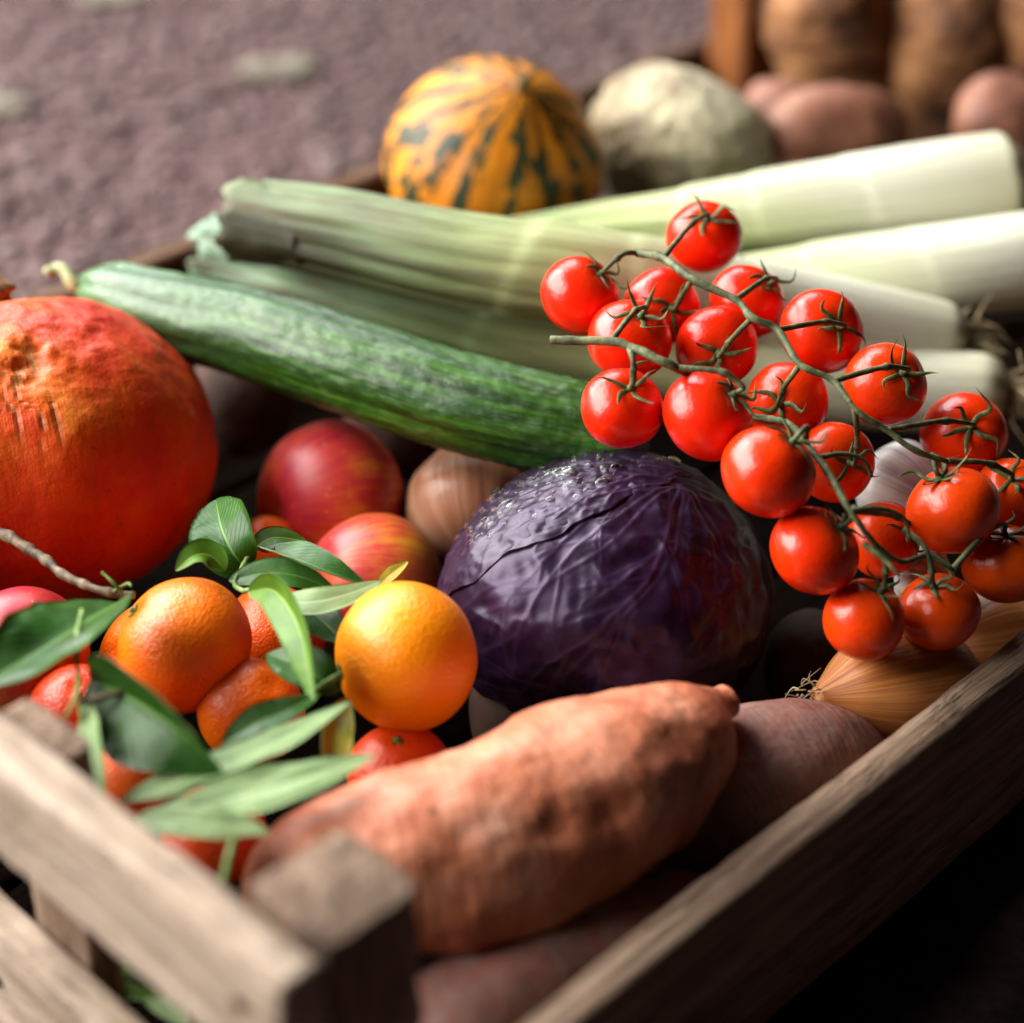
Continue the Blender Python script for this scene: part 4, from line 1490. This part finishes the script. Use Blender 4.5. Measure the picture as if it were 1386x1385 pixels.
TOPM, MIDM, UND, YEL = (LEAF_TOP, LEAF_UND), (LEAF_MID, LEAF_UND), (LEAF_UND, LEAF_TOP), (LEAF_YEL, LEAF_UND)
SG = 'mandarin sprigs'
s1 = place_empty(empty('mandarin_sprig', (-0.1443, 0.5963, 0.1620), 'brown twig with one big green leaf at the left edge against the pumpkin', 'sprig', SG))
twig(s1, [(-0.2062, 0.6372, 0.1660), (-0.1913, 0.6270, 0.1660), (-0.1761, 0.6141, 0.1650), (-0.1657, 0.6030, 0.1650), (-0.1503, 0.5935, 0.1650), (-0.1388, 0.5921, 0.1640)], .0019, TWIG, knob=.35)
twig(s1, [(-0.1433, 0.5921, 0.1650), (-0.1457, 0.5926, 0.1690), (-0.1505, 0.5958, 0.1720)], .0007, GTWIG)
twig(s1, [(-0.1474, 0.5921, 0.1650), (-0.1411, 0.5926, 0.1690), (-0.1389, 0.5898, 0.1700)], .0007, GTWIG)
leaf(s1, [(-0.1423, 0.5783, 0.1710), (-0.1493, 0.5528, 0.1800), (-0.1610, 0.5307, 0.1840), (-0.1796, 0.5134, 0.1820)], 0.0196, (-0.252, -0.466, 0.848), TOPM, .36, .05, .08, 1)

s2 = place_empty(empty('mandarin_sprig', (-0.1456, 0.5298, 0.1800), 'green sprig with a folded dark leaf just behind the end rail', 'sprig', SG))
twig(s2, [(-0.1481, 0.5528, 0.1860), (-0.1471, 0.5356, 0.1850), (-0.1436, 0.5173, 0.1820), (-0.1407, 0.5054, 0.1760), (-0.1392, 0.5041, 0.1740)], .0010, GTWIG)
twig(s2, [(-0.1432, 0.5153, 0.1820), (-0.1438, 0.5038, 0.1820), (-0.1451, 0.4992, 0.1820)], .0007, GTWIG)
twig(s2, [(-0.1414, 0.5113, 0.1790), (-0.1325, 0.5139, 0.1800), (-0.1221, 0.5179, 0.1800)], .0011, TWIG, knob=.3)
leaf(s2, [(-0.1410, 0.5150, 0.1760), (-0.1358, 0.4948, 0.1770), (-0.1315, 0.4820, 0.1740), (-0.1286, 0.4735, 0.1700)], 0.0047, (-0.466, -0.548, 0.695), UND, .2, 0, .08, 2)
leaf(s2, [(-0.1422, 0.5277, 0.1760), (-0.1249, 0.5120, 0.1800), (-0.1069, 0.4961, 0.1790), (-0.0917, 0.4849, 0.1700)], 0.0197, (-0.351, -0.892, 0.286), TOPM, .55, .1, .08, 3, .5)

s3 = place_empty(empty('mandarin_sprig', (-0.0864, 0.4859, 0.1660), 'three long pale green leaves showing undersides beside the sweet potato', 'sprig', SG))
leaf(s3, [(-0.1253, 0.4793, 0.1640), (-0.1007, 0.4878, 0.1690), (-0.0760, 0.5032, 0.1700), (-0.0554, 0.5262, 0.1670)], 0.0072, (-0.154, -0.092, 0.984), UND, .25, -.1, .10, 4)
leaf(s3, [(-0.1151, 0.4701, 0.1650), (-0.0870, 0.4738, 0.1710), (-0.0641, 0.4802, 0.1740), (-0.0445, 0.4930, 0.1720)], 0.0089, (-0.101, -0.202, 0.974), UND, .25, -.15, .12, 5)
leaf(s3, [(-0.1179, 0.4675, 0.1680), (-0.0967, 0.4599, 0.1730), (-0.0828, 0.4579, 0.1730), (-0.0751, 0.4557, 0.1720)], 0.0062, (-0.100, -0.338, 0.936), UND, .2, -.1, .15, 6)
twig(s3, [(-0.0874, 0.4367, 0.1680), (-0.0863, 0.4473, 0.1700), (-0.0855, 0.4568, 0.1710), (-0.0848, 0.4718, 0.1660)], .0011, GTWIG)

s4 = place_empty(empty('mandarin_sprig', (-0.1003, 0.6173, 0.1600), 'bunch of dark and yellow green leaves between apples and mandarins', 'sprig', SG))
twig(s4, [(-0.0984, 0.6268, 0.1620), (-0.1013, 0.6145, 0.1620), (-0.1037, 0.6053, 0.1600), (-0.0994, 0.5977, 0.1620)], .0012, GTWIG)
twig(s4, [(-0.0984, 0.6268, 0.1620), (-0.0937, 0.6229, 0.1630), (-0.0903, 0.6229, 0.1640)], .0009, GTWIG)
twig(s4, [(-0.0994, 0.5977, 0.1620), (-0.0948, 0.5954, 0.1650), (-0.0905, 0.5940, 0.1660)], .0009, GTWIG)
leaf(s4, [(-0.0999, 0.6182, 0.1560), (-0.1060, 0.6199, 0.1640), (-0.1111, 0.6306, 0.1680), (-0.1165, 0.6539, 0.1660)], 0.0136, (-0.303, -0.398, 0.866), TOPM, .30, .05, .08, 7)
leaf(s4, [(-0.1068, 0.6054, 0.1660), (-0.1122, 0.6078, 0.1710), (-0.1183, 0.6064, 0.1720), (-0.1247, 0.6025, 0.1680)], 0.0055, (-0.101, -0.440, 0.892), MIDM, .35, .1, .08, 8)
leaf(s4, [(-0.0999, 0.6302, 0.1590), (-0.0925, 0.6364, 0.1600), (-0.0799, 0.6382, 0.1570)], 0.0049, (0.100, -0.338, 0.936), MIDM, .2, 0, .08, 9)
leaf(s4, [(-0.0963, 0.6258, 0.1620), (-0.0828, 0.6136, 0.1660), (-0.0697, 0.6054, 0.1660), (-0.0544, 0.6015, 0.1620)], 0.0094, (0.362, -0.006, 0.932), TOPM, .45, .05, .06, 10)
leaf(s4, [(-0.1062, 0.6076, 0.1600), (-0.0922, 0.6082, 0.1630), (-0.0795, 0.6058, 0.1630), (-0.0656, 0.6019, 0.1590)], 0.0066, (0.000, -0.339, 0.941), TOPM, .2, 0, .06, 11)
leaf(s4, [(-0.0879, 0.5963, 0.1590), (-0.0738, 0.5884, 0.1640), (-0.0618, 0.5912, 0.1650), (-0.0491, 0.6043, 0.1620)], 0.0060, (-0.102, -0.376, 0.921), UND, .15, -.1, .06, 12)
leaf(s4, [(-0.0968, 0.5921, 0.1660), (-0.0856, 0.5823, 0.1730), (-0.0745, 0.5574, 0.1750), (-0.0668, 0.5258, 0.1680)], 0.0083, (-0.564, -0.629, 0.536), MIDM, .45, .1, .06, 13)
leaf(s4, [(-0.0816, 0.6059, 0.1520), (-0.0722, 0.5938, 0.1530), (-0.0603, 0.5797, 0.1510)], 0.0082, (0.000, -0.442, 0.897), TOPM, .25, .05, .06, 14)

s5 = place_empty(empty('mandarin_sprig', (-0.0689, 0.5431, 0.1600), 'dark leaves on the stalk of the bright mandarin', 'sprig', SG))
twig(s5, [(-0.0599, 0.5506, 0.1600), (-0.0652, 0.5452, 0.1600), (-0.0713, 0.5403, 0.1590), (-0.0737, 0.5374, 0.1580)], .0011, GTWIG)
leaf(s5, [(-0.0600, 0.5474, 0.1550), (-0.0682, 0.5494, 0.1600), (-0.0779, 0.5570, 0.1600), (-0.0879, 0.5674, 0.1560)], 0.0089, (0.051, -0.377, 0.925), TOPM, .28, .05, .08, 15)
leaf(s5, [(-0.0977, 0.5145, 0.1580), (-0.0868, 0.5201, 0.1630), (-0.0774, 0.5264, 0.1630), (-0.0670, 0.5411, 0.1590)], 0.0060, (-0.199, -0.433, 0.879), TOPM, .3, .05, .08, 16)
leaf(s5, [(-0.0593, 0.5088, 0.1460), (-0.0606, 0.5190, 0.1520), (-0.0598, 0.5311, 0.1550), (-0.0572, 0.5445, 0.1540)], 0.0061, (0.398, -0.639, 0.658), YEL, .35, .1, .08, 17)
leaf(s5, [(-0.0503, 0.6085, 0.1570), (-0.0453, 0.6106, 0.1610), (-0.0394, 0.6155, 0.1630)], 0.0028, (-0.302, -0.590, 0.749), YEL, .3, 0, .05, 18)

s6 = place_empty(empty('mandarin_sprig', (-0.1241, 0.4661, 0.0940), 'green leaves showing through the gap between the end rails', 'sprig', SG))
leaf(s6, [(-0.1460, 0.4673, 0.0980), (-0.1290, 0.4621, 0.1000), (-0.1114, 0.4575, 0.0980)], 0.0060, (-0.207, -0.409, 0.889), MIDM, .2, 0, .1, 19)
leaf(s6, [(-0.1254, 0.4752, 0.0950), (-0.1165, 0.4591, 0.0980), (-0.1052, 0.4466, 0.0960)], 0.0060, (0.199, -0.530, 0.824), UND, .2, 0, .1, 20)
leaf(s6, [(-0.1424, 0.4849, 0.0920), (-0.1294, 0.4761, 0.0940), (-0.1167, 0.4730, 0.0920)], 0.0052, (-0.302, -0.590, 0.749), MIDM, .2, 0, .1, 21)

# ------------------------------------------------------------------ bottom layer that shows in the dark gaps, skins darkened to add to the shade
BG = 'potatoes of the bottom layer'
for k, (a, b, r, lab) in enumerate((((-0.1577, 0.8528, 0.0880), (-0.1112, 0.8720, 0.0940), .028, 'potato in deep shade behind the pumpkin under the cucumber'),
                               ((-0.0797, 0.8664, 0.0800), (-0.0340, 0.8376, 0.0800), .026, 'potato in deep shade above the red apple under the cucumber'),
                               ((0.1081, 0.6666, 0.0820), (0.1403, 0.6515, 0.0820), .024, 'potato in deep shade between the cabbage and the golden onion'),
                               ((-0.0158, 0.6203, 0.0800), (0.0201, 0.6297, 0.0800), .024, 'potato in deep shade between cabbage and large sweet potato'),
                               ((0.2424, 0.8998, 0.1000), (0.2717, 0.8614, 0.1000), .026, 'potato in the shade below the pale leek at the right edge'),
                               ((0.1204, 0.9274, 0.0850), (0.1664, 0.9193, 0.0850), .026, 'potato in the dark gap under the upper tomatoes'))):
    tuber('potato', a, b, r, SHADE_SKIN, lab, 'potato', 50 + k, BG)
